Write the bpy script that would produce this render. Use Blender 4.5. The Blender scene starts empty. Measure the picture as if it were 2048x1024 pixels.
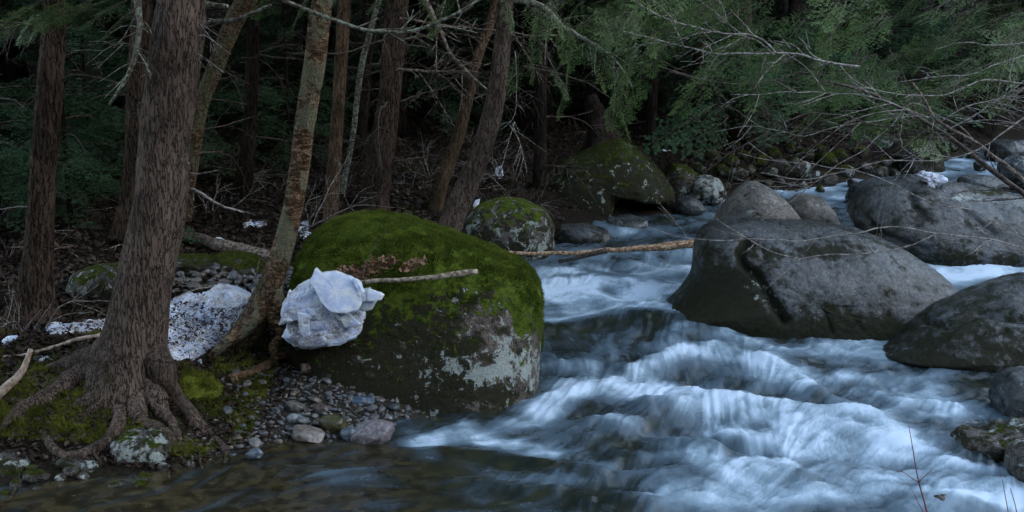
import bpy, math, random
import numpy as np
R = math.radians
random.seed(7)
rng = np.random.default_rng(11)
scene = bpy.context.scene
COL = scene.collection

# ------------------------------------------------------------------ camera
F = 2196.0                      # focal length in photo pixels (2048 wide)
PITCH = math.atan(412.0 / F)
CAMZ = 3.0
cam_d = bpy.data.cameras.new("camera")
cam_d.sensor_width = 36.0
cam_d.lens = 36.0 * F / 2048.0
cam_d.clip_start, cam_d.clip_end = 0.05, 600.0
cam = bpy.data.objects.new("camera", cam_d)
COL.objects.link(cam)
cam.location = (0, 0, CAMZ)
cam.rotation_euler = (math.pi / 2 - PITCH, 0, 0)
scene.camera = cam

# ------------------------------------------------------------------ light
SUN_EL, SUN_AZ = 10.0, 105.0    # azimuth clockwise from +Y; behind the camera to the right, below the added ridge
world = bpy.data.worlds.new("World")
scene.world = world
world.use_nodes = True
wn, wl = world.node_tree.nodes, world.node_tree.links
wn.clear()
sky = wn.new("ShaderNodeTexSky")
sky.sky_type = 'NISHITA'
sky.sun_disc = False
sky.sun_elevation = R(SUN_EL)
sky.sun_rotation = R(SUN_AZ)
sky.ozone_density = 1.0
sky.air_density = 1.0
sky.dust_density = 1.0
bg = wn.new("ShaderNodeBackground")
bg.inputs[1].default_value = 0.15
wo = wn.new("ShaderNodeOutputWorld")
hz = wn.new("ShaderNodeMix"); hz.data_type = 'RGBA'; hz.inputs[0].default_value = .32
lum = wn.new("ShaderNodeRGBToBW"); wl.new(sky.outputs[0], lum.inputs[0])
tint = wn.new("ShaderNodeMix"); tint.data_type = 'RGBA'; tint.blend_type = 'MULTIPLY'; tint.inputs[0].default_value = 1.0
tint.inputs[7].default_value = (1.06, 1.0, .92, 1)
wl.new(lum.outputs[0], tint.inputs[6]); wl.new(sky.outputs[0], hz.inputs[6]); wl.new(tint.outputs[2], hz.inputs[7])
wl.new(hz.outputs[2], bg.inputs[0]); wl.new(bg.outputs[0], wo.inputs[0])
sd = bpy.data.lights.new("sun", 'SUN')
sd.energy = 3.0; sd.angle = R(0.5); sd.color = (1.0, 0.86, 0.66)
sun = bpy.data.objects.new("sun", sd)
COL.objects.link(sun)
SDIR = np.array([math.cos(R(SUN_EL)) * math.sin(R(SUN_AZ)), math.cos(R(SUN_EL)) * math.cos(R(SUN_AZ)), math.sin(R(SUN_EL))])
sun.rotation_euler = (R(90 - SUN_EL), 0, math.pi - R(SUN_AZ))
scene.view_settings.view_transform = 'Standard'
scene.view_settings.look = 'None'
scene.view_settings.gamma = 1.0
scene.view_settings.exposure = 3.3
scene.cycles.max_bounces = 6
scene.cycles.diffuse_bounces = 3
scene.cycles.glossy_bounces = 2
scene.cycles.transmission_bounces = 2
scene.cycles.transparent_max_bounces = 4
scene.cycles.use_denoising = True
scene.cycles.sample_clamp_indirect = 3.0

# ------------------------------------------------------------------ numeric helpers
def _h(ix, iy, iz, seed):
    n = (ix.astype(np.int64) * 374761393 + iy.astype(np.int64) * 668265263 + iz.astype(np.int64) * 2147483647 + seed * 1274126177) & 0xffffffff
    n = ((n ^ (n >> 13)) * 1274126177) & 0xffffffff
    n = n ^ (n >> 16)
    return (n & 0xffffff) / float(0xffffff)
def vnoise(p, seed=0):
    p = np.asarray(p, float)
    i = np.floor(p).astype(np.int64); f = p - i
    u = f * f * f * (f * (f * 6 - 15) + 10)
    r = 0
    for dx in (0, 1):
        wx = u[..., 0] if dx else 1 - u[..., 0]
        for dy in (0, 1):
            wy = u[..., 1] if dy else 1 - u[..., 1]
            for dz in (0, 1):
                wz = u[..., 2] if dz else 1 - u[..., 2]
                r = r + wx * wy * wz * _h(i[..., 0] + dx, i[..., 1] + dy, i[..., 2] + dz, seed)
    return r
def fbm(p, o=4, seed=0):
    a, s, t = 0.5, 0, 0
    p = np.asarray(p, float).copy()
    for k in range(o):
        s = s + a * vnoise(p, seed + k * 17); t += a
        a *= 0.5; p = p * 2.03 + 11.3
    return s / t - 0.5
def ss(a, b, x):
    t = np.clip((x - a) / (b - a), 0, 1)
    return t * t * (3 - 2 * t)
cp, sp = math.cos(PITCH), math.sin(PITCH)
def P(px, py, Y):
    """photo pixel at world distance Y -> world point"""
    u, v = (px - 1024.0) / F, (512.0 - py) / F
    dx, dy, dz = u, cp + v * sp, -sp + v * cp
    t = Y / dy
    return np.array([dx * t, Y, CAMZ + dz * t])
def proj(x, y, z):
    zz = z - CAMZ
    d = y * cp - zz * sp
    v = y * sp + zz * cp
    return 1024 + F * x / d, 512 - F * v / d
def pw(wpx, Y):                 # width in photo pixels -> metres at distance Y
    return wpx / F * (Y / cp)
WY = np.array([0, 5, 8.5, 9.6, 10.5, 11.7, 13, 15, 18, 22, 30, 60, 140.])
WZ = np.array([-.3, -.08, -.02, .03, .12, .30, .38, .5, .68, .92, 1.5, 4.0, 12.])
def Wz(x, y):
    return np.interp(y, WY, WZ) + 0 * np.asarray(x, float)
def hitf(px, py, f, lo=5.0, hi=60.0):
    for Y in np.arange(lo, hi, 0.04):
        p = P(px, py, Y)
        if p[2] <= f(p[0], p[1]):
            return p
    return P(px, py, hi)
def GW(px, py): return hitf(px, py, Wz)

# bank line (left bank, water level) in world, from its look in the photograph, then continued out of view
bank_px = [(-60, 985), (120, 975), (300, 960), (400, 935), (455, 905), (560, 885), (700, 880), (800, 868), (880, 800)]
bank_pts = [GW(a, b)[:2] for a, b in bank_px]
bank_pts += [np.array(q, float) for q in [(-0.2, 10.3), (-0.3, 12.0), (-0.35, 13.6)]]
bank_pts += [GW(a, b)[:2] for a, b in [(1110, 470), (1250, 445), (1350, 428), (1440, 398), (1600, 384), (1720, 358), (1850, 332)]]
bank_pts += [np.array(q, float) for q in [(10.5, 23.5), (16, 27), (30, 36), (70, 60)]]
bank_pts = [np.array([-60., 3.]), np.array([-12., 6.5]), np.array([-5.5, 7.5])] + bank_pts
BK = np.array(bank_pts)
def sdist(x, y):
    """signed distance to the left bank line: positive on the forest side"""
    x = np.atleast_1d(np.asarray(x, float)); y = np.atleast_1d(np.asarray(y, float))
    best = np.full(x.shape, 1e9); sg = np.ones(x.shape)
    for a, b in zip(BK[:-1], BK[1:]):
        d = b - a; L = d @ d
        t = np.clip(((x - a[0]) * d[0] + (y - a[1]) * d[1]) / L, 0, 1)
        ex, ey = x - (a[0] + t * d[0]), y - (a[1] + t * d[1])
        dd = np.hypot(ex, ey)
        cr = d[0] * (y - a[1]) - d[1] * (x - a[0])
        m = dd < best - 1e-9
        best = np.where(m, dd, best); sg = np.where(m, np.sign(cr), sg)
    return best * sg
SP = np.array([-6, -1.2, -.25, 0, .18, .5, 1.0, 2.5, 5, 9, 14, 20, 40, 90, 200.])
ST = np.array([-.5, -.42, -.22, -.03, .04, .17, .40, .5, .62, 1.0, 1.9, 3.6, 14, 42, 90.])   # steep bank
SG = np.array([-.5, -.42, -.12, -.02, .05, .12, .26, .42, .6, 1.0, 1.9, 3.6, 14, 42, 90.])   # gravel bar
def Tz(x, y):
    x = np.asarray(x, float); y = np.asarray(y, float)
    sh = x.shape
    xf, yf = np.atleast_1d(x).ravel(), np.atleast_1d(y).ravel()
    s = sdist(xf, yf)
    g = ss(-2.35, -2.0, xf) * (1 - ss(-0.9, -.5, xf)) * (1 - ss(10.5, 11.5, yf))
    z = np.interp(s, SP, ST) * (1 - g) + np.interp(s, SP, SG) * g
    q = np.stack([xf, yf, 0 * xf], -1)
    z = z + np.interp(yf, WY, WZ) * 1.0
    z = z + ss(0.1, 2.0, s) * (fbm(q * .9, 4, 3) * .35 + fbm(q * 4, 3, 5) * .09) * (1 - .7 * g)
    rb = xf - (0.5 * yf + 2.3)                           # right bank, outside the picture
    zr = np.interp(rb, [-1, 0, .6, 3, 10, 40, 90], [-.5, 0, .4, .8, 2.5, 12, 40]) + np.interp(yf, WY, WZ)
    z = np.where(s < 0, np.maximum(z, zr), z)
    return z.reshape(sh) if sh else float(z[0])
def GT(px, py): return hitf(px, py, lambda x, y: max(float(Tz(x, y)), 0), 6.5, 50)

# ------------------------------------------------------------------ object helpers
def mesh_data(name, V, Fa, mats, smooth=True, midx=None, attrs=None, F3=None):
    me = bpy.data.meshes.new(name)
    V = np.asarray(V, np.float32)
    fl = []
    starts, n, loops = [], 0, []
    for A in (Fa, F3):
        if A is None or len(A) == 0: continue
        A = np.asarray(A, np.int32)
        k = A.shape[1]
        starts.append(n + np.arange(len(A)) * k); n += A.size
        loops.append(A.ravel())
    loops = np.concatenate(loops).astype(np.int32); starts = np.concatenate(starts).astype(np.int32)
    me.vertices.add(len(V)); me.vertices.foreach_set("co", V.ravel())
    me.loops.add(len(loops)); me.loops.foreach_set("vertex_index", loops)
    me.polygons.add(len(starts)); me.polygons.foreach_set("loop_start", starts)
    for m in (mats if isinstance(mats, (list, tuple)) else [mats]): me.materials.append(m)
    if midx is not None: me.polygons.foreach_set("material_index", np.asarray(midx, np.int32))
    me.update(calc_edges=True)
    me.polygons.foreach_set("use_smooth", np.full(len(starts), smooth, bool))
    for k, v in (attrs or {}).items():
        a = me.attributes.new(k, 'FLOAT', 'POINT')
        a.data.foreach_set("value", np.asarray(v, np.float32))
    me.validate()
    return me
def link(name, me, parent=None, loc=(0, 0, 0), rot=(0, 0, 0), scale=(1, 1, 1)):
    o = bpy.data.objects.new(name, me)
    COL.objects.link(o)
    if parent: o.parent = parent
    o.location = loc; o.rotation_euler = rot; o.scale = scale
    return o
def tag(o, label=None, cat=None, group=None, kind=None):
    if label: o['label'] = label
    if cat: o['category'] = cat
    if group: o['group'] = group
    if kind: o['kind'] = kind
    return o
def empty(name, loc, label, cat, group=None):
    o = link(name, None, None, tuple(float(c) for c in loc))
    o.empty_display_size = .1
    return tag(o, label, cat, group)
class MB:
    def __init__(s): s.V = []; s.F = []; s.n = 0; s.M = []
    def add(s, V, Fq, m=0):
        s.V.append(np.asarray(V, float)); s.F.append(np.asarray(Fq, int) + s.n); s.M.append(np.full(len(Fq), m)); s.n += len(V)
    def data(s, name, mats, smooth=True, off=None, attrs=None):
        V = np.concatenate(s.V)
        if off is not None: V = V - np.asarray(off, float)
        return mesh_data(name, V, np.concatenate(s.F), mats, smooth, np.concatenate(s.M), attrs)
def smooth_path(pts, n):
    pts = np.asarray(pts, float)
    if len(pts) < 3:
        t = np.linspace(0, 1, n)[:, None]
        return pts[0] * (1 - t) + pts[-1] * t
    d = np.r_[0, np.cumsum(np.linalg.norm(np.diff(pts[:, :3], axis=0), axis=1) + 1e-6)]
    tt = np.linspace(0, d[-1], n)
    # Catmull-Rom on non-uniform knots (via hermite)
    m = np.gradient(pts, d, axis=0)
    k = np.clip(np.searchsorted(d, tt, 'right') - 1, 0, len(d) - 2)
    h = (d[k + 1] - d[k]); s = ((tt - d[k]) / h)[:, None]; h = h[:, None]
    return ((2*s**3 - 3*s**2 + 1) * pts[k] + (s**3 - 2*s**2 + s) * h * m[k] + (-2*s**3 + 3*s**2) * pts[k+1] + (s**3 - s**2) * h * m[k+1])
def tube(path, rad, ns=8, rfun=None):
    """closed tube; path (n,3), rad (n,), rfun(theta_grid, len_grid)-> radius factor"""
    path = np.asarray(path, float); n = len(path)
    rad = np.broadcast_to(rad, n)
    T = np.gradient(path, axis=0); T /= np.linalg.norm(T, axis=1)[:, None] + 1e-12
    a = np.array([1., 0, 0]) if abs(T[0][0]) < .9 else np.array([0, 1., 0])
    N = a - T[0] * (a @ T[0]); N /= np.linalg.norm(N)
    Ns = []
    for i in range(n):
        N = N - T[i] * (N @ T[i]); N /= np.linalg.norm(N) + 1e-12; Ns.append(N)
    Ns = np.array(Ns); B = np.cross(T, Ns)
    th = np.linspace(0, 2 * np.pi, ns, endpoint=False)
    L = np.r_[0, np.cumsum(np.linalg.norm(np.diff(path, axis=0), axis=1))]
    rr = rad[:, None] * np.ones((1, ns))
    if rfun is not None: rr = rr * rfun(th[None, :] + 0 * L[:, None], L[:, None] + 0 * th[None, :])
    V = path[:, None, :] + rr[..., None] * (np.cos(th)[None, :, None] * Ns[:, None, :] + np.sin(th)[None, :, None] * B[:, None, :])
    V = V.reshape(-1, 3)
    i = np.arange(n - 1)[:, None] * ns; j = np.arange(ns)[None, :]; j2 = (j + 1) % ns
    Fq = np.stack([i + j, i + j2, i + ns + j2, i + ns + j], -1).reshape(-1, 4)
    V = np.vstack([V, path[0], path[-1]])
    c0, c1 = n * ns, n * ns + 1
    k = np.arange(0, ns, 2)
    cap0 = np.stack([np.full(len(k), c0), (k + 2) % ns, (k + 1) % ns, k], -1)
    cap1 = np.stack([np.full(len(k), c1), (n-1)*ns + k, (n-1)*ns + (k + 1) % ns, (n-1)*ns + (k + 2) % ns], -1)
    if ns % 2: cap0, cap1 = cap0[:0], cap1[:0]
    return V, np.vstack([Fq, cap0, cap1])

# ------------------------------------------------------------------ materials
class NG:
    def __init__(s, name):
        s.m = bpy.data.materials.new(name); s.m.use_nodes = True
        s.t = s.m.node_tree; s.t.nodes.clear()
        s.out = s.t.nodes.new("ShaderNodeOutputMaterial")
        s.b = s.t.nodes.new("ShaderNodeBsdfPrincipled")
        s.t.links.new(s.b.outputs[0], s.out.inputs[0])
    def n(s, typ, **kw):
        nd = s.t.nodes.new(typ)
        for k, v in kw.items():
            setattr(nd, k, v)
        return nd
    def l(s, a, b): s.t.links.new(a, b)
    def put(s, sock, v):
        if isinstance(v, bpy.types.NodeSocket): s.l(v, sock)
        else:
            if isinstance(v, (tuple, list)) and len(v) == 3 and sock.type == 'RGBA': v = (*v, 1)
            sock.default_value = v
    def set(s, **kw):
        for k, v in kw.items():
            s.put(s.b.inputs[k.replace('_', ' ')], v)
    def co(s, kind='Object', scale=(1, 1, 1)):
        c = s.n("ShaderNodeTexCoord"); mp = s.n("ShaderNodeMapping")
        mp.inputs['Scale'].default_value = scale
        s.l(c.outputs[kind], mp.inputs[0]); return mp.outputs[0]
    def pos(s, scale=(1, 1, 1)):
        g = s.n("ShaderNodeNewGeometry"); mp = s.n("ShaderNodeMapping")
        mp.inputs['Scale'].default_value = scale
        s.l(g.outputs['Position'], mp.inputs[0]); return mp.outputs[0]
    def noise(s, vec, scale, detail=4, rough=.55, dist=0.0):
        t = s.n("ShaderNodeTexNoise"); s.l(vec, t.inputs['Vector'])
        t.inputs['Scale'].default_value = scale; t.inputs['Detail'].default_value = detail
        t.inputs['Roughness'].default_value = rough; t.inputs['Distortion'].default_value = dist
        return t.outputs['Fac']
    def vor(s, vec, scale, feat='F1', out='Distance', rnd=1.0):
        t = s.n("ShaderNodeTexVoronoi", feature=feat); s.l(vec, t.inputs['Vector'])
        t.inputs['Scale'].default_value = scale
        t.inputs['Randomness'].default_value = rnd
        return t.outputs[out]
    def math(s, op, a, b=0.0, clamp=False):
        t = s.n("ShaderNodeMath", operation=op, use_clamp=clamp)
        s.put(t.inputs[0], a); s.put(t.inputs[1], b); return t.outputs[0]
    def rng(s, v, a, b, c=0.0, d=1.0, smooth=True):
        t = s.n("ShaderNodeMapRange", interpolation_type='SMOOTHSTEP' if smooth else 'LINEAR')
        s.put(t.inputs[0], v)
        for i, q in enumerate((a, b, c, d)): s.put(t.inputs[i + 1], q)
        return t.outputs[0]
    def mix(s, f, a, b, mode='MIX'):
        t = s.n("ShaderNodeMix", data_type='RGBA', blend_type=mode)
        s.put(t.inputs[0], f); s.put(t.inputs[6], a); s.put(t.inputs[7], b); return t.outputs[2]
    def ramp(s, f, stops):
        t = s.n("ShaderNodeValToRGB"); s.put(t.inputs[0], f)
        e = t.color_ramp.elements
        while len(e) < len(stops): e.new(.5)
        for q, (p_, c) in zip(e, stops): q.position = p_; q.color = (*c, 1)
        return t.outputs[0]
    def attr(s, name):
        t = s.n("ShaderNodeAttribute", attribute_name=name); return t.outputs['Fac']
    def bump(s, h, strength=.5, dist=.01, prev=None):
        t = s.n("ShaderNodeBump"); t.inputs['Strength'].default_value = strength; t.inputs['Distance'].default_value = dist
        s.l(h, t.inputs['Height'])
        if prev is not None: s.l(prev, t.inputs['Normal'])
        return t.outputs[0]
    def nz(s):
        g = s.n("ShaderNodeNewGeometry"); x = s.n("ShaderNodeSeparateXYZ"); s.l(g.outputs['Normal'], x.inputs[0]); return x.outputs[2]
    def rand(s):
        t = s.n("ShaderNodeObjectInfo"); return t.outputs['Random']

def bark(name, dark, light, zs=.16, sc=30, moss=0.0, lich=0.0):
    g = NG(name); v = g.pos((1, 1, zs))
    w = g.noise(g.pos((1, 1, .5)), 5, 3)
    cr = g.rng(g.math('ABSOLUTE', g.math('SUBTRACT', g.noise(v, sc * 1.0, 4, .6, .5), .5)), 0, .075, 0, .28)
    n1 = g.noise(v, sc * 1.9, 5, .7)
    n2 = g.noise(g.pos(), 2.2, 4)
    h = g.math('ADD', g.rng(cr, 0, .28), g.math('MULTIPLY', n1, .9))
    c = g.mix(g.rng(h, .35, 1.35, smooth=False), dark, light)
    c = g.mix(g.rng(n2, .35, .7, 0, .55), c, tuple(q * .55 for q in dark))
    if lich:
        c = g.mix(g.rng(g.noise(g.pos(), 38, 3), .70 - lich * .12, .76, 0, .8), c, (.17, .18, .13))
    if moss:
        a = g.math('ADD', g.noise(g.pos(), 7, 5, .65), g.math('MULTIPLY', g.attr('moss'), 1.0))
        c = g.mix(g.rng(a, .75, 1.05), c, (.045, .055, .012))
    g.set(Base_Color=c, Roughness=.85, Normal=g.bump(h, .9, .018))
    g.b.inputs['Specular IOR Level'].default_value = .06
    return g.m
M_bark = bark("bark_hemlock", (.026, .019, .015), (.175, .134, .112), sc=44, moss=1.0, lich=.6)
M_bark2 = bark("bark_dark", (.012, .008, .006), (.088, .064, .050), sc=34, lich=.4)
M_slim = bark("bark_slim", (.03, .02, .012), (.19, .13, .085), zs=.10, sc=48, lich=.5)
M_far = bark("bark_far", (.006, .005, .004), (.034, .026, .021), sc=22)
def birch():
    g = NG("bark_birch")
    v = g.pos((1, 1, 3.2))
    n1 = g.noise(v, 9, 6, .7, .6); n2 = g.noise(g.pos((1, 1, 2)), 34, 4, .7, .8)
    pl = g.noise(g.pos((1, 1, .6)), 4.0, 5, .65)
    h = g.math('ADD', n1, g.math('MULTIPLY', n2, .6))
    c = g.ramp(g.rng(h, .58, 1.0, smooth=False), [(0, (.008, .004, .002)), (.40, (.055, .026, .012)), (.60, (.115, .070, .038)), (.90, (.33, .235, .145))])
    c = g.mix(g.rng(pl, .51, .56, 0, .8), c, (.15, .155, .10))
    crk = g.vor(g.pos((1, 1, .55)), 24, 'DISTANCE_TO_EDGE')
    lowd = g.attr('moss')
    low = g.mix(g.rng(crk, 0, .16), (.015, .01, .008), (.12, .085, .055))
    c = g.mix(g.rng(lowd, .3, .8), c, low)
    a = g.math('ADD', g.noise(g.pos(), 8, 5, .65), g.math('MULTIPLY', lowd, .42))
    c = g.mix(g.rng(a, .72, .95, 0, .85), c, (.038, .045, .012))
    hh = g.math('ADD', h, g.math('MULTIPLY', g.rng(crk, 0, .2), lowd))
    g.set(Base_Color=c, Roughness=.6, Normal=g.bump(hh, 1.0, .03))
    g.b.inputs['Specular IOR Level'].default_value = .15
    return g.m
M_birch = birch()
def twigm(name, a, b, rough=.7):
    g = NG(name)
    n = g.noise(g.pos(), 28, 4, .6)
    c = g.mix(g.rng(n, .4, .62), a, b)
    g.set(Base_Color=c, Roughness=rough, Normal=g.bump(n, .4, .004))
    g.b.inputs['Specular IOR Level'].default_value = .3
    return g.m
M_twig_pale = twigm("twig_pale", (.12, .10, .085), (.34, .32, .30))
M_twig_dark = twigm("twig_dark", (.03, .022, .018), (.10, .08, .065))
M_lichen = twigm("twig_lichen", (.06, .048, .035), (.22, .25, .20))
M_drift = twigm("driftwood", (.22, .16, .12), (.45, .36, .30))
M_log = twigm("log_bark", (.05, .038, .03), (.26, .20, .17))
M_stick = twigm("stick_bark", (.10, .075, .05), (.40, .34, .27))
M_orange = twigm("split_wood", (.06, .035, .02), (.22, .125, .065))
M_streamlog = twigm("stream_log", (.16, .09, .05), (.60, .42, .28))
M_red = twigm("red_twig", (.16, .025, .022), (.26, .06, .05), .5)

def rock(name, base, dark, wet=.45, mosscol=(.045, .075, .010), mosscol2=(.10, .13, .02), spec=1.0, kk=1.6):
    """attributes on the mesh: moss, lichen, stain (all -1..2), broken up by noise here"""
    g = NG(name)
    p = g.pos()
    fine = g.noise(p, 95, 4, .75); mid = g.noise(p, 14, 5, .65); big = g.noise(p, 2.1, 4)
    c = g.mix(g.rng(big, .40, .60), dark, base)
    c = g.mix(g.rng(g.noise(p, 1.1, 3), .45, .62, 0, .55), c, (base[0] * .62, base[1] * .5, base[2] * .36))
    c = g.mix(g.rng(mid, .38, .62, 0, .6), c, tuple(q * .5 for q in dark))
    c = g.mix(g.rng(fine, .50, .66, 0, .8 * spec), c, tuple(min(1, q * 2.1) for q in base))
    c = g.mix(g.rng(g.noise(p, 30, 5, .7), .50, .66, 0, .75), c, tuple(q * .35 for q in dark))
    c = g.mix(g.rng(g.noise(p, 140, 2, .7), .58, .68, 0, .6 * spec), c, tuple(q * .3 for q in dark))
    def mk(sc_, k_, at, dd=.0): return g.math('ADD', g.math('MULTIPLY', g.math('SUBTRACT', g.noise(p, sc_, 7, .74, dd), .5), k_ * kk), g.attr(at))
    c = g.mix(g.rng(g.noise(p, 48, 4, .75), .575, .625, 0, .6 * spec), c, tuple(min(1, q * 2.4) for q in base))
    st = mk(6, 2.6, 'stain_shade')
    c = g.mix(g.rng(st, .02, .30, 0, .88), c, (.020, .021, .011))  # dark algae tone; on the big boulders it also paints in shade
    li = mk(8, 2.6, 'lichen', .4)
    lm = g.rng(li, .13, .24)
    lc = g.mix(g.rng(g.noise(p, 60, 3), .35, .65), (.24, .29, .28), (.40, .44, .41))
    c = g.mix(g.math('MULTIPLY', lm, .8), c, lc)
    mo = mk(9, 2.6, 'moss')
    mm = g.rng(mo, .12, .32)
    mc = g.mix(g.rng(g.noise(p, 22, 5, .6), .35, .65), mosscol, mosscol2)
    c = g.mix(mm, c, mc)
    hgt = g.math('ADD', g.math('MULTIPLY', fine, .35), g.math('ADD', mid, g.math('MULTIPLY', g.math('MULTIPLY', mm, g.noise(p, 60, 4, .7)), 1.6)))
    rr = g.rng(mid, .3, .7, wet - .14, wet + .2)
    rr = g.math('MAXIMUM', rr, g.math('MULTIPLY', mm, .95))
    g.set(Base_Color=c, Roughness=rr, Normal=g.bump(g.noise(p, 5, 4, .6), .5, .06, g.bump(hgt, .75, .02)))
    g.put(g.b.inputs['Specular IOR Level'], g.math('MULTIPLY', g.math('SUBTRACT', 1.0, g.math('MULTIPLY', g.math('MAXIMUM', mm, g.rng(st, .02, .30)), .9)), .5 if wet < .35 else .2))
    return g.m
M_rock_main = rock("rock_mossy", (.13, .112, .102), (.022, .020, .018), .5)
M_rock_blue = rock("rock_smooth", (.100, .112, .124), (.024, .028, .031), .24, mosscol=(.03, .036, .01), mosscol2=(.06, .06, .016), spec=.45, kk=.95)
M_rock_pale = rock("rock_pale", (.20, .185, .17), (.08, .078, .078), .42, spec=.6)
M_rock_bank = rock("rock_bank", (.09, .083, .075), (.018, .017, .015), .38, mosscol=(.020, .030, .006), mosscol2=(.055, .065, .013))
def cobm():
    g = NG("cobble"); r = g.rand(); p = g.pos()
    c = g.ramp(r, [(0, (.05, .062, .075)), (.2, (.10, .11, .115)), (.36, (.07, .06, .052)), (.5, (.15, .125, .10)), (.64, (.09, .12, .145)), (.78, (.10, .078, .068)), (.9, (.065, .085, .11)), (1, (.22, .21, .20))])
    c = g.mix(g.rng(g.noise(p, 60, 4, .7), .4, .65, 0, .5), c, (.04, .04, .042))
    c = g.mix(g.rng(g.noise(p, 130, 3, .7), .6, .72, 0, .5), c, (.3, .3, .3))
    g.set(Base_Color=c, Roughness=g.rng(g.noise(p, 7, 3), .3, .7, .2, .6), Normal=g.bump(g.noise(p, 60, 4), .3, .006))
    return g.m
M_cob = cobm()
def mossm():
    g = NG("moss_tufts"); p = g.pos()
    n = g.noise(p, 5, 4, .6); n2 = g.noise(p, 70, 3)
    c = g.mix(g.rng(n, .35, .65), (.032, .060, .007), (.100, .135, .016))
    c = g.mix(g.rng(n2, .4, .7, 0, .6), c, (.13, .15, .03))
    g.set(Base_Color=c, Roughness=.9)
    g.b.inputs['Specular IOR Level'].default_value = .1
    return g.m
M_moss = mossm()
def mossm2():
    g = NG("moss_olive"); p = g.pos()
    n = g.noise(p, 6, 4, .6)
    c = g.mix(g.rng(n, .35, .65), (.06, .075, .010), (.15, .165, .025))
    g.set(Base_Color=c, Roughness=.9)
    g.b.inputs['Specular IOR Level'].default_value = .1
    return g.m
M_moss2 = mossm2()
def groundm():
    g = NG("forest_floor"); p = g.pos()
    n = g.noise(p, 3, 6, .7); f = g.noise(p, 40, 5, .7)
    c = g.mix(g.rng(f, .35, .65), (.006, .0048, .004), (.030, .023, .018))
    c = g.mix(g.rng(n, .54, .68, 0, .8), c, (.028, .035, .010))
    c = g.mix(g.math('MULTIPLY', g.attr('bed'), 1.0), c, g.mix(g.rng(f, .3, .7), (.018, .017, .015), (.06, .054, .045)))
    mo = g.rng(g.math('ADD', g.noise(p, 6, 5, .65), g.attr('moss')), .9, 1.15)
    c = g.mix(mo, c, g.mix(g.rng(g.noise(p, 16, 4), .4, .6), (.04, .055, .010), (.085, .10, .02)))
    g.set(Base_Color=c, Roughness=.9, Normal=g.bump(f, .9, .03))
    g.b.inputs['Specular IOR Level'].default_value = .05
    return g.m
M_ground = groundm()
def leafm(name, cols, trans=.15, rough=.5, spec=.3):
    g = NG(name); p = g.pos()
    geo = g.n("ShaderNodeNewGeometry")
    r = geo.outputs['Random Per Island']
    k = len(cols)
    c = g.ramp(g.math('ADD', g.math('MULTIPLY', r, .5), g.math('MULTIPLY', g.rng(g.noise(p, 1.7, 3), .3, .7, smooth=False), .5)), [(i / (k - 1), q) for i, q in enumerate(cols)])
    g.set(Base_Color=c, Roughness=rough)
    g.b.inputs['Specular IOR Level'].default_value = spec
    tr = g.n("ShaderNodeBsdfTranslucent"); g.l(c, tr.inputs[0])
    mx = g.n("ShaderNodeMixShader"); mx.inputs[0].default_value = trans
    g.l(g.b.outputs[0], mx.inputs[1]); g.l(tr.outputs[0], mx.inputs[2]); g.l(mx.outputs[0], g.out.inputs[0])
    return g.m
M_needle = leafm("hemlock_needles", [(.020, .045, .014), (.05, .11, .030), (.14, .225, .07), (.28, .37, .18)], .32, .45, .25)
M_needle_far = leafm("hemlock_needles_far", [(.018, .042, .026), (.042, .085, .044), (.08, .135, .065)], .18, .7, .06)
M_litter = leafm("dead_leaves", [(.009, .007, .005), (.032, .022, .017), (.058, .044, .036), (.13, .105, .092)], .0, .7, .06)
M_oak = leafm("brown_oak_leaves", [(.12, .055, .035), (.22, .12, .08), (.30, .19, .14)], .1, .6)
def icem(name, dirt):
    g = NG(name); p = g.pos()
    n = g.noise(p, 9, 5, .6); f = g.noise(p, 55, 4, .7)
    c = g.mix(g.rng(n, .35, .65), (.56, .66, .90), (.84, .89, .99))
    if dirt:
        dm = g.math('ADD', g.math('MULTIPLY', g.noise(p, 7, 5, .7), .6), g.math('MULTIPLY', f, .6))
        c = g.mix(g.rng(dm, .60 - dirt * .06, .70, 0, .8), c, (.24, .19, .16))
        c = g.mix(g.rng(g.noise(p, 60, 4, .7), .60, .66, 0, .7), c, (.09, .065, .05))
    g.set(Base_Color=c, Roughness=.18 if not dirt else .6, Normal=g.bump(g.math('ADD', n, g.math('MULTIPLY', f, .3 + dirt)), .5, .015))
    g.b.inputs['Transmission Weight'].default_value = .0 if dirt > .5 else .22
    g.b.inputs['IOR'].default_value = 1.2
    g.b.inputs['Subsurface Weight'].default_value = .25 if dirt > .5 else .6
    g.b.inputs['Subsurface Radius'].default_value = (.04, .045, .055)
    g.b.inputs['Subsurface Scale'].default_value = 1.0
    return g.m
M_ice = icem("clear_ice", 0); M_snow = icem("dirty_snow", 1.0); M_ice2 = icem("speckled_ice", .48)
def waterm():
    g = NG("river_water"); p = g.pos()
    fo = g.attr('foam'); sh = g.attr('shallow')  # foam also holds the sky-reflection streaks painted on the calm water
    bed = g.mix(g.rng(g.noise(p, 3.5, 4), .35, .65), (.014, .020, .017), (.032, .036, .022))
    bed = g.mix(g.math('MULTIPLY', sh, 1.0), bed, g.mix(g.rng(g.noise(p, 9, 4), .4, .62), (.018, .015, .007), (.055, .045, .023)))
    c = g.ramp(fo, [(0, (0, 0, 0)), (.25, (.050, .072, .092)), (.5, (.11, .165, .215)), (.75, (.27, .37, .46)), (1, (.54, .67, .82))])  # blue of the reflected sky is tinted into these foam colours
    c = g.mix(g.rng(fo, 0, .3, 0, 1, False), bed, c)
    g.set(Base_Color=c, Roughness=g.rng(fo, .05, .7, .16, .62))
    g.b.inputs['IOR'].default_value = 1.33
    g.set(Normal=g.bump(g.noise(g.pos((1, 2.2, 1)), 16, 3, .6), .10, .012))
    return g.m
M_water = waterm()

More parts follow.
